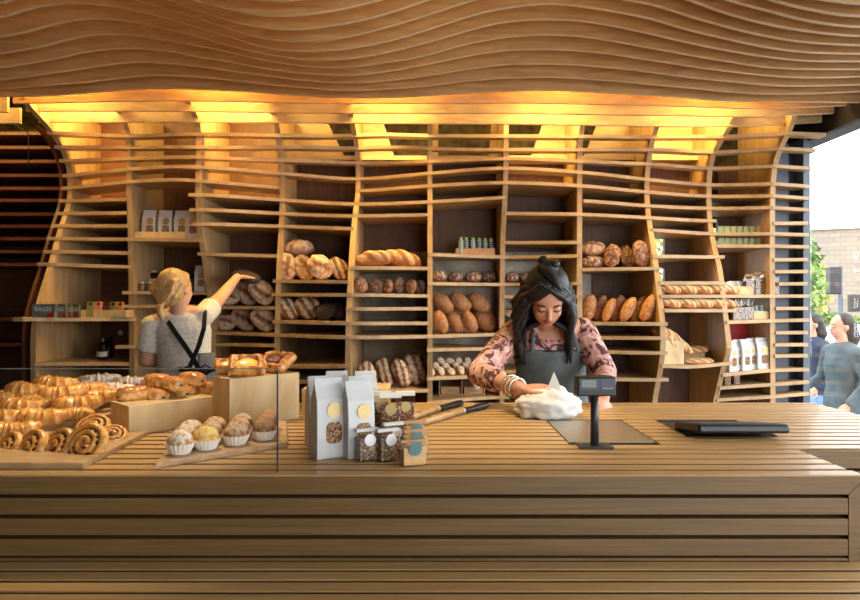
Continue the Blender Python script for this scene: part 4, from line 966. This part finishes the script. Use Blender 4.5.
# fruit danishes
def danish(label,px,py,D,rz,fill,rx=0,s=1):
    t=thing('fruit_danish',label,'pastry',P(px,py,D),R(rz)); t.scale=(s,s,s); t.rotation_euler=(R(rx),0,R(rz))
    bm=NB(); cl=bm.verts.layers.float_color.new('Col'); n=26; g=[]
    for i in range(n+1):
        r=[]
        for j in range(n+1):
            u,v=i/n*2-1,j/n*2-1; m=max(abs(u),abs(v)); w=1+.10*noise.noise(Vector((u*2,v*2,px)))
            rim=sstep(.45,.68,m)*sstep(1.02,.85,m); z=.008+.020*rim*(1+.3*noise.noise(Vector((u*5,v*5,px+3))))
            a=bm.verts.new((u*.058*w,v*.045*w,z)); c=[lerp(lin((.92,.70,.36))[q],lin((.66,.36,.13))[q],sstep(-.4,.5,noise.noise(Vector((u*4,v*4,px+9)))+rim*.3)) for q in range(3)]; a[cl]=(*c,1); r.append(a)
        g.append(r)
    for i in range(n):
        for j in range(n): bm.faces.new([g[i][j],g[i+1][j],g[i+1][j+1],g[i][j+1]])
    ge=bmesh.ops.extrude_face_region(bm,geom=bm.faces[:]); 
    for v in [x for x in ge['geom'] if isinstance(x,bmesh.types.BMVert)]: v.co.z=-.004; v.co.x*=.9; v.co.y*=.9
    build('pastry_case',bm,M['pastry'],t,sm=True)
    bm=NB(); ell(bm,(0,0,.013),.039,.030,.014,None,20,10)
    if fill is M['red']:
        rr=random.Random(5)
        for k in range(26): ell(bm,(rr.uniform(-.028,.028),rr.uniform(-.02,.02),.022),.005,.005,.004,None,8,6)
    build('filling',bm,fill,t,sm=True)
danish('golden danish with pale custard filling at the front of the tall crate',247,368,1.99,15,M['custard'],28,1.0)
danish('small golden danish behind the custard one on the tall crate',229,368,2.03,30,M['custard'],20,.8)
danish('golden danish with dark red cherry filling at the right of the tall crate',276,365,2.12,-25,M['red'],28,1.05)
# parcel
t=thing('wrapped_parcel','loaf wrapped in crumpled white paper under the dark-haired woman\'s hand','parcel',(.405,2.13,CT))
bm=NB(); n=46; rs=[]; m_=30
for i in range(1,m_):
    th=math.pi*i/m_; r=[]
    for k in range(n):
        ph=2*math.pi*k/n; v=Vector((-math.cos(th),math.sin(th)*math.cos(ph),math.sin(th)*math.sin(ph)))
        q=1+.12*noise.noise(v*2.2+Vector((5,1,2)))+.22*abs(noise.noise(v*3.5+Vector((1,7,3))))+.10*abs(noise.noise(v*8))-.08
        z=v.z*.062*q; z=max(z,-.033)
        if v.x>0: z+=.03*max(0,.5-abs(v.x-.1))*max(0,v.z)
        r.append((v.x*.115*q,v.y*.075*q,z+.034))
    rs.append(r)
rings(bm,rs); build('paper_wrap',bm,M['paper'],t,sm=True)
bm=NB(); v=[bm.verts.new(p) for p in ((-.01,-.02,.09),(.045,-.03,.085),(.02,-.005,.155),(-.0,.01,.095),(.05,.01,.09))]
bm.faces.new([v[0],v[1],v[2]]); bm.faces.new([v[3],v[2],v[4]]); bm.faces.new([v[0],v[2],v[3]]); bm.faces.new([v[1],v[4],v[2]]); bm.faces.new([v[0],v[3],v[4],v[1]]); build('paper_corner',bm,M['paper'],t)
# ------------------------------------------------------------------ people
def remesh(o,v,it=4,f=.5):
    m=o.modifiers.new('Remesh','REMESH'); m.mode='VOXEL'; m.voxel_size=v; m.use_smooth_shade=True
    s=o.modifiers.new('Smooth','SMOOTH'); s.iterations=it; s.factor=f
def loft(bm,rs,n=24):
    return rings(bm,[[(cx+rx*math.cos(2*math.pi*k/n),cy+ry*math.sin(2*math.pi*k/n),cz) for k in range(n)] for cx,cy,cz,rx,ry in rs])
def hand(bm,w,d,nrm,curl=.5,side=1,s=1.0):
    """w wrist, d direction of fingers, nrm palm-back normal (back of hand)"""
    d=Vector(d).normalized(); nrm=Vector(nrm); nrm=(nrm-d*nrm.dot(d)).normalized(); sd=d.cross(nrm)*side
    m=Matrix((d,sd,nrm)).transposed()
    ell(bm,w+d*.045*s,.050*s,.040*s,.014*s,m,14,8)
    for k,(o,l) in enumerate(((-.028,.066),(-.0095,.076),(.0095,.071),(.027,.056))):
        a=w+d*.078*s+sd*o*s; p=[w+d*.04*s+sd*o*.7*s,a]
        dd=d.copy()
        for q in range(3):
            dd=(dd-nrm*curl*.55).normalized(); a=a+dd*l*s*(.42,.32,.26)[q]; p.append(a)
        tube(bm,p,[.0095*s,.0095*s,.0088*s,.008*s,.0065*s],8,round_=True)
    a=w+d*.02*s-sd*.028*s; b=a+(d*.6-sd*.8).normalized()*.035*s; c=b+(d*.9-sd*.25-nrm*.2*curl).normalized()*.03*s; e=c+(d-nrm*.4*curl).normalized()*.022*s
    tube(bm,[a,b,c,e],[.013*s,.012*s,.0105*s,.008*s],8,round_=True)
def head(bm,c,f,u,s=1.0):
    f=Vector(f).normalized(); u=Vector(u); u=(u-f*u.dot(f)).normalized(); r=f.cross(u)
    m=Matrix((r,f,u)).transposed()
    def q(a,b,cc): return c+(r*a+f*b+u*cc)*s
    ell(bm,q(0,-.008,.025),.073*s,.092*s,.088*s,m,24,16)
    ell(bm,q(0,.028,-.03),.058*s,.060*s,.078*s,m,20,14)
    ell(bm,q(0,.052,-.082),.026*s,.026*s,.022*s,m,12,8)
    ell(bm,q(0,.062,.025),.050*s,.026*s,.030*s,m,14,8)
    for sx in (-1,1):
        ell(bm,q(sx*.034,.058,-.030),.020*s,.022*s,.024*s,m,12,8)
        ell(bm,q(sx*.076,-.005,-.012),.009*s,.019*s,.030*s,m,10,8)
        ell(bm,q(sx*.030,.076,.0),.014*s,.012*s,.010*s,m,10,8)
    tube(bm,[q(0,.080,.012),q(0,.094,-.010),q(0,.106,-.030)],[.008*s,.009*s,.012*s],8,round_=True)
    ell(bm,q(0,.082,-.058),.021*s,.010*s,.011*s,m,12,8)
    return q,m
def face(t,q,m,browm,s=1):
    for sx in (-1,1):
        bm=NB(); tube(bm,[q(sx*.016,.092,.018),q(sx*.032,.090,.024),q(sx*.048,.080,.018)],[.002,.003,.0015],6,round_=True); build('eyebrow',bm,browm,t,sm=True)
        bm=NB(); tube(bm,[q(sx*.018,.089,-.003),q(sx*.031,.090,-.007),q(sx*.045,.081,-.003)],[.0015,.0026,.0018],6,round_=True); build('eyelash',bm,browm,t,sm=True)
    bm=NB(); ell(bm,q(0,.090,-.0535),.019,.006,.0045,m,12,8); ell(bm,q(0,.089,-.062),.016,.006,.005,m,12,8); build('lips',bm,M['lip'],t,sm=True)
V=Vector
# woman behind the counter
base=V((.53,2.72,0))
w1=thing('person','dark-haired woman in floral blouse and grey apron wrapping bread behind the counter','person',base)
def part(t,name,bm,mat,rm=None,sm=True,it=4):
    o=build(name,bm,mat,t,sm=sm); o.location=-t.location
    if rm: remesh(o,rm,it)
    return o
hc=P(547,301,2.50)+V((0,.0,.015)); ff=V((-.04,-.80,-.60)); uu=V((-.04,-.60,.80))
shL=P(513,335,2.68); shR=P(582,331,2.68); elL=P(479,374,2.44); elR=P(604,372,2.52); wrL=P(520,389,2.17); wrR=P(603,398,2.34)
nb=P(547,326,2.64); ch=P(548,350,2.67)
bm=NB()
loft(bm,[(.53,2.74,.80,.15,.11),(.53,2.74,.90,.165,.115),(.53,2.73,1.0,.14,.10),(.52,2.71,1.08,.125,.09),(.515,2.69,1.17,.145,.10),(.512,2.67,1.25,.15,.095),(.508,2.66,1.30,.10,.07)])
tube(bm,[shL,V((.51,2.66,1.285)),shR],[.052,.075,.052],12,round_=True)
tube(bm,[V((.508,2.66,1.27)),nb,hc+V((0,.03,-.06))],[.06,.05,.047],12,round_=True)
tube(bm,[shL,lerp(shL,elL,.5),elL],[.052,.046,.039],12,round_=True); tube(bm,[elL,lerp(elL,wrL,.35),wrL],[.039,.037,.025],12,round_=True)
tube(bm,[shR,lerp(shR,elR,.5),elR],[.052,.046,.039],12,round_=True); tube(bm,[elR,lerp(elR,wrR,.35),wrR],[.039,.037,.025],12,round_=True)
hand(bm,wrL,(.97,-.18,.10),(0,-.15,1),.45,-1,.92)
hand(bm,wrR,(-.12,-.62,-.55),(.5,-.5,.5),.35,1,.92)
for sx in (-1,1): tube(bm,[(.53+sx*.08,2.74,.86),(.53+sx*.085,2.73,.47),(.53+sx*.09,2.76,.09)],[.09,.06,.042],12,round_=True); ell(bm,(.53+sx*.09,2.70,.045),.042,.11,.04)
q,m=head(bm,hc,ff,uu)
part(w1,'body',bm,M['skin'],.0055,5)
face_parts=len(COL.objects); 
def face2(t,q,m):
    before=set(COL.objects); face(t,q,m,M['brow'])
    for o in set(COL.objects)-before: o.location=-t.location
face2(w1,q,m)
bm=NB()
loft(bm,[(.53,2.74,.82,.165,.125),(.53,2.73,1.0,.152,.112),(.52,2.71,1.08,.137,.102),(.515,2.69,1.17,.158,.114),(.512,2.675,1.235,.16,.108),(.51,2.68,1.272,.145,.085)])
for sh,el,wr in ((shL,elL,wrL),(shR,elR,wrR)):
    tube(bm,[V((.51,2.70,1.25)),sh],[.06,.060],12,round_=True)
    tube(bm,[sh,lerp(sh,el,.5),el,lerp(el,wr,.45)],[.061,.058,.052,.048],14,round_=True)
for k in range(16):   # ruffled neckline
    a=math.pi*(k/15); c=V((.512+.072*math.cos(a)*1.0,2.60-.02*math.sin(a),1.285-.115*math.sin(a))); ell(bm,c,.018,.014,.018,None,8,6)
part(w1,'floral_blouse',bm,M['floral'],.007,3)
# chest skin in the open neckline
bm=NB(); ell(bm,(.512,2.612,1.252),.055,.030,.072,None,20,12); part(w1,'open_neckline_skin',bm,M['skin'])
bm=NB(); rs=[]
for cz,rx,ry,cy,half in ((.60,.20,.16,2.74,100),(.80,.19,.15,2.74,100),(.92,.18,.14,2.73,96),(1.02,.162,.127,2.72,88),(1.10,.155,.120,2.70,76),(1.16,.172,.130,2.69,60),(1.205,.17,.130,2.685,42)):
    r=[]; n=28
    for k in range(n+1):
        a=R(-90)+R(half)*(k/n*2-1); w_=1+.03*noise.noise(V((k*.5,cz*9,0))); r.append((.52+rx*math.cos(a)*w_,cy+ry*math.sin(a)*w_,cz+.012*math.cos(a*2)))
    for k in range(n,-1,-1):
        a=R(-90)+R(half)*(k/n*2-1); r.append((.52+(rx-.006)*math.cos(a),cy+(ry-.006)*math.sin(a),cz))
    rs.append(r)
rings(bm,rs); part(w1,'apron',bm,M['apron'])
for sx in (-1,1):
    bm=NB(); tube(bm,[(.52+sx*.095,2.565,1.20),(.515+sx*.085,2.585,1.27),(.51+sx*.05,2.70,1.335)],.008,8,.4); part(w1,'apron_strap',bm,M['apron'])
# hair
bm=NB(); Q=q; mm=m
ell(bm,Q(0,-.025,.040),.088,.092,.092,mm,24,16); 
ell(bm,Q(0,-.06,-.01),.080,.070,.085,mm,20,12)
ell(bm,Q(0,-.03,.125),.040,.042,.034,mm,14,10); ell(bm,Q(.02,-.045,.145),.020,.03,.018,mm,12,8); ell(bm,Q(-.02,-.02,.148),.022,.02,.016,mm,12,8)

for sx in (-1,1): ell(bm,Q(sx*.055,-.05,-.06),.04,.05,.09,mm,14,10)
tube(bm,[Q(-.035,.06,.088),Q(0,.02,.125),Q(.03,-.02,.13)],[.012,.025,.02],8,round_=True)
rn=random.Random(3)
for sx in (-1,1):
    for k in range(4):
        tube(bm,[Q(sx*.012*k,.070-.008*k,.085+.004*k),Q(sx*(.045+.008*k),.072-.01*k,.052),Q(sx*(.074+.004*k),.040-.01*k,.012),Q(sx*.082,.012-.012*k,-.04),V((hc.x+sx*(.085+.006*k),hc.y+.02+.015*k,hc.z-.13)),V((hc.x+sx*(.10-.008*k),2.555+.01*k,hc.z-.22-.02*k))],[.010,.014,.015,.015,.013,.005],8,round_=True)
    for k in range(20):
        a=k/19; s0=Q(sx*.074,.005-.085*a,.03+.02*a)
        L=rn.uniform(.20,.32)
        p=[s0]
        for j in range(1,7):
            tt=j/6; p.append(V((hc.x+sx*(.080+.026*math.sin(tt*2.6)+.010*rn.uniform(-1,1))+.012*math.sin(tt*9+k),s0.y+(.10*(1-a*.7))*0+ (2.545+.12*a-s0.y)*sstep(0,1.0,tt)+.012*math.cos(tt*8+k),s0.z-L*tt)))
        tube(bm,p,[.014,.016,.016,.015,.013,.009,.003],7,round_=False)
part(w1,'hair',bm,M['hair'])
bm=NB()
for k in range(3):
    cpos=lerp(wrL,elL,.06+.07*k); dd=(elL-wrL).normalized(); u1=dd.orthogonal().normalized(); v1=dd.cross(u1); rr=.034+.002*k
    rings(bm,[[cpos+dd*.004*math.cos(b)+(u1*math.cos(a)+v1*math.sin(a))*(rr+.0045*math.sin(b)) for b in [2*math.pi*j/8 for j in range(8)]] for a in [2*math.pi*i/24+k*.0 for i in range(24)]],closed=True)
part(w1,'bangles',bm,M['silverj'])
# blonde baker
w2=thing('person','blonde woman from behind, cream lace top, crossed black straps, reaching to the shelf','person',(-1.42,3.52,0))
hc2=P(176,289,3.42); hd=P(172,346,3.5)
s_l=P(152,326,3.48); s_r=P(203,316,3.52); e_l=P(146,360,3.50); wr_l=e_l+V((.10,.20,-.03)); e_r=P(221,297,3.80); w_r=P(237,277,4.03)
bm=NB()
loft(bm,[(-1.39,3.54,.82,.17,.12),(-1.39,3.54,.94,.175,.125),(-1.40,3.53,1.05,.135,.10),(-1.405,3.53,1.15,.14,.10),(-1.41,3.52,1.25,.155,.10),(-1.41,3.51,1.32,.12,.08)])
tube(bm,[s_l,V((-1.42,3.51,1.33)),s_r],[.052,.072,.052],12,round_=True)
tube(bm,[V((-1.415,3.50,1.31)),hc2+V((.01,.01,-.06))],[.055,.047],12,round_=True)
tube(bm,[s_l,lerp(s_l,e_l,.5),e_l],[.052,.048,.042],12,round_=True); tube(bm,[e_l,lerp(e_l,wr_l,.4),wr_l],[.042,.036,.026],12,round_=True)
tube(bm,[s_r,lerp(s_r,e_r,.5),e_r],[.052,.046,.038],12,round_=True); tube(bm,[e_r,lerp(e_r,w_r,.35),w_r],[.038,.036,.025],12,round_=True)
hand(bm,wr_l,(.5,.7,0),(0,0,1),.5,1); hand(bm,w_r,(.5,.8,.05),(0,-.2,1),.35,-1)
for sx in (-1,1): tube(bm,[(-1.39+sx*.085,3.54,.88),(-1.39+sx*.09,3.53,.47),(-1.39+sx*.09,3.56,.09)],[.095,.06,.042],12,round_=True); ell(bm,(-1.39+sx*.09,3.60,.045),.042,.11,.04)
q2,m2=head(bm,hc2,(.35,.93,.05),(-.03,0,1),1.0)
part(w2,'body',bm,M['skin2'],.0065,5)
face_b=set(COL.objects); face(w2,q2,m2,M['brow'])
for o in set(COL.objects)-face_b: o.location=-w2.location
bm=NB()
loft(bm,[(-1.39,3.54,.92,.178,.135),(-1.40,3.53,1.05,.150,.115),(-1.405,3.53,1.15,.155,.112),(-1.41,3.52,1.25,.168,.112),(-1.415,3.51,1.32,.14,.095),(-1.415,3.51,1.355,.08,.07)])
for sh,el,f_ in ((s_l,e_l,.72),(s_r,e_r,.42)):
    tube(bm,[V((-1.415,3.515,1.29)),sh],[.062,.062],12,round_=True); tube(bm,[sh,lerp(sh,el,f_*.5),lerp(sh,el,f_)],[.062,.062,.064],14)
part(w2,'lace_top',bm,M['cream'],.008,3)
bm=NB(); rs=[]
for cz,rx,ry in ((.45,.21,.17),(.65,.21,.17),(.85,.20,.155),(.98,.178,.14),(1.06,.160,.125),(1.12,.160,.12)):
    r=[]; n=30; half=150 if cz<1.05 else 120
    for k in range(n+1):
        a=R(70)+R(half)*(k/n*2-1); r.append((-1.39+rx*math.cos(a),3.54+ry*math.sin(a),cz+.0*k))
    for k in range(n,-1,-1):
        a=R(70)+R(half)*(k/n*2-1); r.append((-1.39+(rx-.006)*math.cos(a),3.54+(ry-.006)*math.sin(a),cz))
    rs.append(r)
rings(bm,rs); part(w2,'apron',bm,M['apron2'])
def ribbon(bm,pts,w=.013,t_=.0035):
    pts=[V(p) for p in pts]; rs=[]
    for i,p in enumerate(pts):
        d=(pts[min(i+1,len(pts)-1)]-pts[max(0,i-1)]).normalized(); n_=V((0,-1,0)); s_=d.cross(n_).normalized(); rs.append([p+s_*w+n_*t_,p+s_*w-n_*t_,p-s_*w-n_*t_,p-s_*w+n_*t_])
    rings(bm,rs)
bm=NB()
def bp(px,py,D): return P(px,py,D)
ribbon(bm,[bp(166,316,3.50),bp(166,318,3.43),bp(175,332,3.385),bp(185,346,3.38),bp(193,358,3.385),bp(201,373,3.38)])
part(w2,'apron_strap',bm,M['ribbon'],sm=False); bm=NB()
ribbon(bm,[bp(204,309,3.54),bp(205,312,3.45),bp(204,328,3.39),bp(199,345,3.38),bp(194,357,3.378),bp(187,373,3.38)],.012)
part(w2,'apron_strap',bm,M['ribbon'],sm=False)
bm=NB(); c0=bp(197,370,3.355)
ell(bm,c0,.018,.012,.014)
for sx,dz in ((-1,.0),(1,.01)):
    tube(bm,[c0,c0+V((sx*.05,-.01,.02+dz)),c0+V((sx*.09,0,0)),c0+V((sx*.05,-.005,-.02)),c0],[.008,.010,.010,.010,.006],8,.45)
tube(bm,[c0,c0+V((-.03,-.01,-.07)),c0+V((-.04,0,-.13))],.008,8,.4); tube(bm,[c0,c0+V((.03,-.01,-.06)),c0+V((.05,0,-.12))],.008,8,.4)
ribbon(bm,[c0+V((-.17,.13,.0)),c0+V((-.1,.03,0)),c0,c0+V((.1,.03,0)),c0+V((.17,.13,.0))],.010)
part(w2,'apron_bow',bm,M['ribbon'])
bm=NB()
ell(bm,q2(0,-.022,.030),[.079][0],.092,.088,m2,32,20); ell(bm,q2(0,-.042,-.02),.078,.074,.078,m2,28,16)
for sx in (-1,1):
    for k in range(5): tube(bm,[q2(sx*.01*k,.055,.098-.004*k),q2(sx*.06,.035-.01*k,.07),q2(sx*.080,.0-.01*k,.02),q2(sx*.068,-.06-.006*k,-.045),q2(0,-.10,-.075)],[.006,.009,.009,.009,.008],8,round_=True)
for k in range(26):
    a=k/25-.5; tube(bm,[q2(a*.13,-.02,.112-.2*a*a),q2(a*.155,-.088,.06-.08*a*a),q2(a*.150,-.108,0),q2(a*.04,-.112,-.07)],[.005,.006,.007,.006],8,round_=True)
tube(bm,[q2(0,-.105,-.070),q2(.0,-.125,-.095),q2(.0,-.125,-.13),q2(.005,-.115,-.165)],[.014,.020,.020,.006],10,round_=True)
part(w2,'hair',bm,M['blond'],.006,5)
bm=NB(); ell(bm,q2(0,-.112,-.078),.017,.017,.010,m2); part(w2,'hair_tie',bm,M['ribbon'])
loaf(246,277,30,17,-14,'dark','dark crusted loaf gripped by the blonde baker\'s raised hand',D=4.14,p=50)
cnt[0]+=1
loaf(262,276,26,20,-15,'dark','blackened loaf standing behind the one in the baker\'s raised hand',D=4.42,p=30) if False else None
# street people
def walker(label,X,Y,gz,hgt,top,leg,hairc,face_dir,bagside=None,armfwd=0):
    t=thing('person',label,'person',(X,Y,gz)); s=hgt/1.65; fx=face_dir
    def v(a,b,c): return V((X+a*s*fx,Y+b*s,gz+c*s))   # a forwards along x
    bm=NB()
    def lf(rs): rings(bm,[[v(cx+rx*math.cos(2*math.pi*k/20),ry*math.sin(2*math.pi*k/20),cz) for k in range(20)] for cx,cz,rx,ry in rs])
    lf([(0,.80,.11,.16),(0,.90,.115,.17),(0,1.05,.095,.135),(.01,1.22,.11,.16),(.0,1.36,.08,.14)])
    tube(bm,[v(0,-.17,1.33),v(0,0,1.37),v(0,.17,1.33)],[.05*s,.07*s,.05*s],10,round_=True); tube(bm,[v(0,0,1.36),v(.02,0,1.48)],[.055*s,.05*s],10,round_=True)
    legs=((.22,-.08),(-.24,.08)) 
    for a,b in legs: tube(bm,[v(0,b,.85),v(a*.55,b,.47),v(a*.9 if a>0 else a*1.15,b,.09)],[.09*s,.06*s,.042*s],10,round_=True); ell(bm,v(a*.9+.05 if a>0 else a*1.15+.05,b,.045),.12*s,.042*s,.04*s)
    A=[[v(0,-.2,1.32),v(-.04,-.25,1.08),v(.12,-.24,.90)],[v(0,.2,1.32),v(.03,.25,1.08),v(.2,.22,1.0)]]
    for a in A:
        tube(bm,a,[.048*s,.040*s,.027*s],10,round_=True); hand(bm,a[2],(fx*.7,0,-.5),(0,-1 if a is A[0] else 1,.2),.5,1,.95*s)
    q,m=head(bm,v(.02,0,1.555),(fx,0,-.05),(0,0,1),.98*s)
    part(t,'body',bm,M['skin'],.009,3)
    bm=NB(); 
    def lf2(rs): rings(bm,[[v(cx+rx*math.cos(2*math.pi*k/20),ry*math.sin(2*math.pi*k/20),cz) for k in range(20)] for cx,cz,rx,ry in rs])
    lf2([(0,.82,.135,.19),(0,.92,.135,.19),(0,1.05,.115,.16),(.01,1.22,.13,.18),(0,1.36,.095,.155),(0,1.41,.06,.08)])
    tube(bm,[A[0][0],v(0,0,1.36),A[1][0]],[.066*s,.085*s,.066*s],12,round_=True)
    for a in A: tube(bm,[a[0],a[1],lerp(a[1],a[2],.9)],[.064*s,.054*s,.042*s],10,round_=True)
    part(t,'jacket',bm,top,.012,3)
    bm=NB(); lf3=[(0,.80,.125,.18),(0,.92,.125,.18)]; rings(bm,[[v(cx+rx*math.cos(2*math.pi*k/20),ry*math.sin(2*math.pi*k/20),cz) for k in range(20)] for cx,cz,rx,ry in lf3])
    for a,b in legs: tube(bm,[v(0,b,.85),v(a*.55,b,.47),v(a*.9 if a>0 else a*1.15,b,.12)],[.105*s,.078*s,.06*s],10)
    part(t,'jeans',bm,leg,.012,2)
    before=set(COL.objects); face(t,q,m,M['brow'])
    for o in set(COL.objects)-before: o.location=-t.location
    bm=NB(); ell(bm,q(0,-.028,.035),.084*s,.088*s,.088*s,m); tube(bm,[q(0,-.06,0),q(0,-.085,-.12),q(0,-.07,-.22)],[.07*s,.075*s,.03*s],10,round_=True); ell(bm,q(0,-.06,-.06),.07*s,.05*s,.12*s,m)
    part(t,'hair',bm,hairc)
    bm=NB()
    for a,b in legs: ell(bm,v(a*.9+.05 if a>0 else a*1.15+.05,b,.045),.135*s,.05*s,.048*s)
    part(t,'shoes',bm,M['shoe'])
    if bagside:
        bm=NB(); ell(bm,v(bagside,-.26,.98),.17*s,.07*s,.17*s); part(t,'shoulder_bag',bm,M['bag'])
        bm=NB(); tube(bm,[v(bagside-.1,-.25,1.1),v(0,-.2,1.4),v(bagside+.1,-.25,1.1)],.012,8); part(t,'bag_strap',bm,M['bag'])
GZ=-.35
walker('person with dark hair in grey jacket and blue jeans walking past outside the right window',3.60,5.4,GZ,1.64,M['jacket'],M['jean'],M['brow'],-1)
walker('person in navy top and light jeans carrying a cream bag outside, nearest the window frame',4.02,6.5,GZ,1.62,M['navyc'],M['jean2'],M['brow'],-1,-.28)
# ------------------------------------------------------------------ outside
bm=NB(); box(bm,(2.75,-12,GZ-.1),(40,60,GZ)); o=build('pavement',bm,M['pave']); o['kind']='structure'
bm=NB(); box(bm,(-12,5.1,GZ-.1),(2.75,60,GZ)); o=build('pavement',bm,M['road']); o['kind']='structure'
t=thing('building','pale brick building with small windows across the street at right','building',(16,24,GZ))
bm=NB(); bx0,by0=-2.2,0
prism(bm,[(-3.0,-1.5),(0.6,-3.2),(10,-3.2),(10,6),(-3.0,6)],0,4.35); build('wall',bm,M['brick'],t)
bm=NB(); prism(bm,[(-3.1,-1.6),(0.6,-3.3),(10,-3.3),(10,-3.0),(.6,-3.0),(-3.1,-1.3)],4.35,4.55); build('parapet',bm,M['wallw'],t)
for x,z,w,h in ((.9,2.0,.9,1.4),(.9,.2,1.0,1.2),(3.0,2.0,.9,1.4)):
    bm=NB(); box(bm,(x,-3.3,z),(x+w,-3.15,z+h)); f=build('window',bm,M['wallw'],t)
    bm=NB(); box(bm,(x+.08,-3.32,z+.08),(x+w-.08,-3.3,z+h-.08)); build('pane',bm,M['cglass'],f)
def leafmesh(n,rx,ry,rz,s,seed):
    rn=random.Random(seed); bm=NB()
    for _ in range(n):
        d=V((rn.gauss(0,1),rn.gauss(0,1),rn.gauss(0,1))).normalized()*rn.uniform(.55,1)**.5
        c=V((d.x*rx,d.y*ry,d.z*rz)); a=V((rn.gauss(0,1),rn.gauss(0,1),rn.gauss(0,1))).normalized(); b=a.orthogonal().normalized(); e=a.cross(b)
        v=[bm.verts.new(c+b*s*p+e*s*q_*.6) for p,q_ in ((-1,0),(0,-1),(1,0),(0,1))]; bm.faces.new(v)
    return bm
def plant(name,label,loc,rx,ry,rz,n,s,mat,trunk=True,seed=1,cat='plant'):
    t=thing(name,label,cat,loc); o=build('foliage',leafmesh(n,rx,ry,rz,s,seed),mat,t); o.location=(0,0,rz if not trunk else rz+1.0)
    bm=NB(); tube(bm,[(0,0,0),(.05,0,.6),(0,0,rz+(1 if trunk else 0))],[.09,.07,.03],8)
    rn=random.Random(seed)
    for k in range(6): a=rn.uniform(0,6.28); tube(bm,[(0,0,.6),(rx*.5*math.cos(a),ry*.5*math.sin(a),rz+.8*(1 if trunk else 0)),(rx*.85*math.cos(a),ry*.85*math.sin(a),rz*1.6)],[.03,.02,.008],6)
    build('trunk',bm,M['bark'],t); return t
plant('hedge','dark green hedge across the street below the brick building',(10.2,15.8,GZ),1.3,.6,.75,2600,.07,M['leaf'],False,2,'hedge')
plant('tree','yellow-green young tree in front of the brick building',(10.1,16.8,GZ),.75,.6,1.1,900,.07,M['leafy'],True,3,'tree')
plant('tree','yellow-green tree behind the shop seen through the right shelving bays',(3.4,8.2,GZ),1.0,.7,1.0,2600,.06,M['leafy'],True,5,'tree')
plant('tree','green tree behind the shop seen between the baguette shelves',(4.9,9.4,GZ),1.0,.8,1.1,2400,.06,M['leaf'],True,6,'tree')
t=thing('traffic_light','black traffic light on a pole across the street','traffic light',(9.4,14.2,GZ))
bm=NB(); tube(bm,[(0,0,0),(0,0,2.6)],.05,10); build('pole',bm,M['steelblue'],t)
for dx,z in ((-.22,1.95),(.28,1.55)):
    bm=NB(); box(bm,(dx-.13,-.2,z),(dx+.13,0,z+.62 if dx<0 else z+.4)); f=build('signal_head',bm,M['black'],t,bevel=.02)
    bm=NB(); disc(bm,(dx,-.2,z+.2),.07,(0,-1,0),.01); build('lens',bm,M['amber'],f)
t=thing('parked_car','white car parked at the kerb beyond the walking people','car',(7.6,9.6,GZ))
bm=NB(); pr=[(-2.1,.3),(-2.1,.75),(-1.5,.9),(-.9,1.38),(.7,1.42),(1.4,.98),(2.1,.85),(2.15,.35)]
rings(bm,[[(x,y*w,z) for x,z in pr] for y,w in ((-.80,1),(-.78,1.03),(.78,1.03),(.80,1))]); build('body',bm,M['carw'],t,bevel=.05)
bm=NB(); box(bm,(-.75,-.83,.95),(-.05,-.815,1.3)); box(bm,(.05,-.83,.95),(.75,-.815,1.3)); build('windows',bm,M['cglass'],t)
for x in (-1.35,1.35):
    for y in (-.78,.78):
        bm=NB(); tube(bm,[(x,y-.1,.32),(x,y+.1,.32)],.32,20); build('wheel',bm,M['tyre'],t)
# ------------------------------------------------------------------ world, sun, camera
w=bpy.data.worlds.new('World'); SC.world=w; w.use_nodes=True; nt=w.node_tree
bg=nt.nodes['Background']; bg.inputs['Color'].default_value=(.94,.97,1,1); bg.inputs['Strength'].default_value=7.6
for loc,rot,sx,sy in (((2.57,.8,1.25),(0,R(90),0),2.5,6.6),((1.8,-2.58,1.3),(R(90),0,0),1.6,2.6)):
    L=bpy.data.lights.new('window_portal','AREA'); L.shape='RECTANGLE'; L.size=sx; L.size_y=sy; L.cycles.is_portal=True
    o=bpy.data.objects.new('window_portal',L); COL.objects.link(o); o.location=loc; o.rotation_euler=rot
cam=bpy.data.cameras.new('Camera'); co=bpy.data.objects.new('Camera',cam); COL.objects.link(co)
cam.sensor_width=36; cam.lens=36*F/860; cam.shift_y=(HY-300)/860; cam.clip_start=.02; cam.clip_end=200
co.location=(0,0,EZ); co.rotation_euler=(R(90),0,0); SC.camera=co
vs=SC.view_settings; vs.view_transform='Standard'; vs.look='None'; vs.gamma=1; vs.use_curve_mapping=False; vs.exposure=-.12
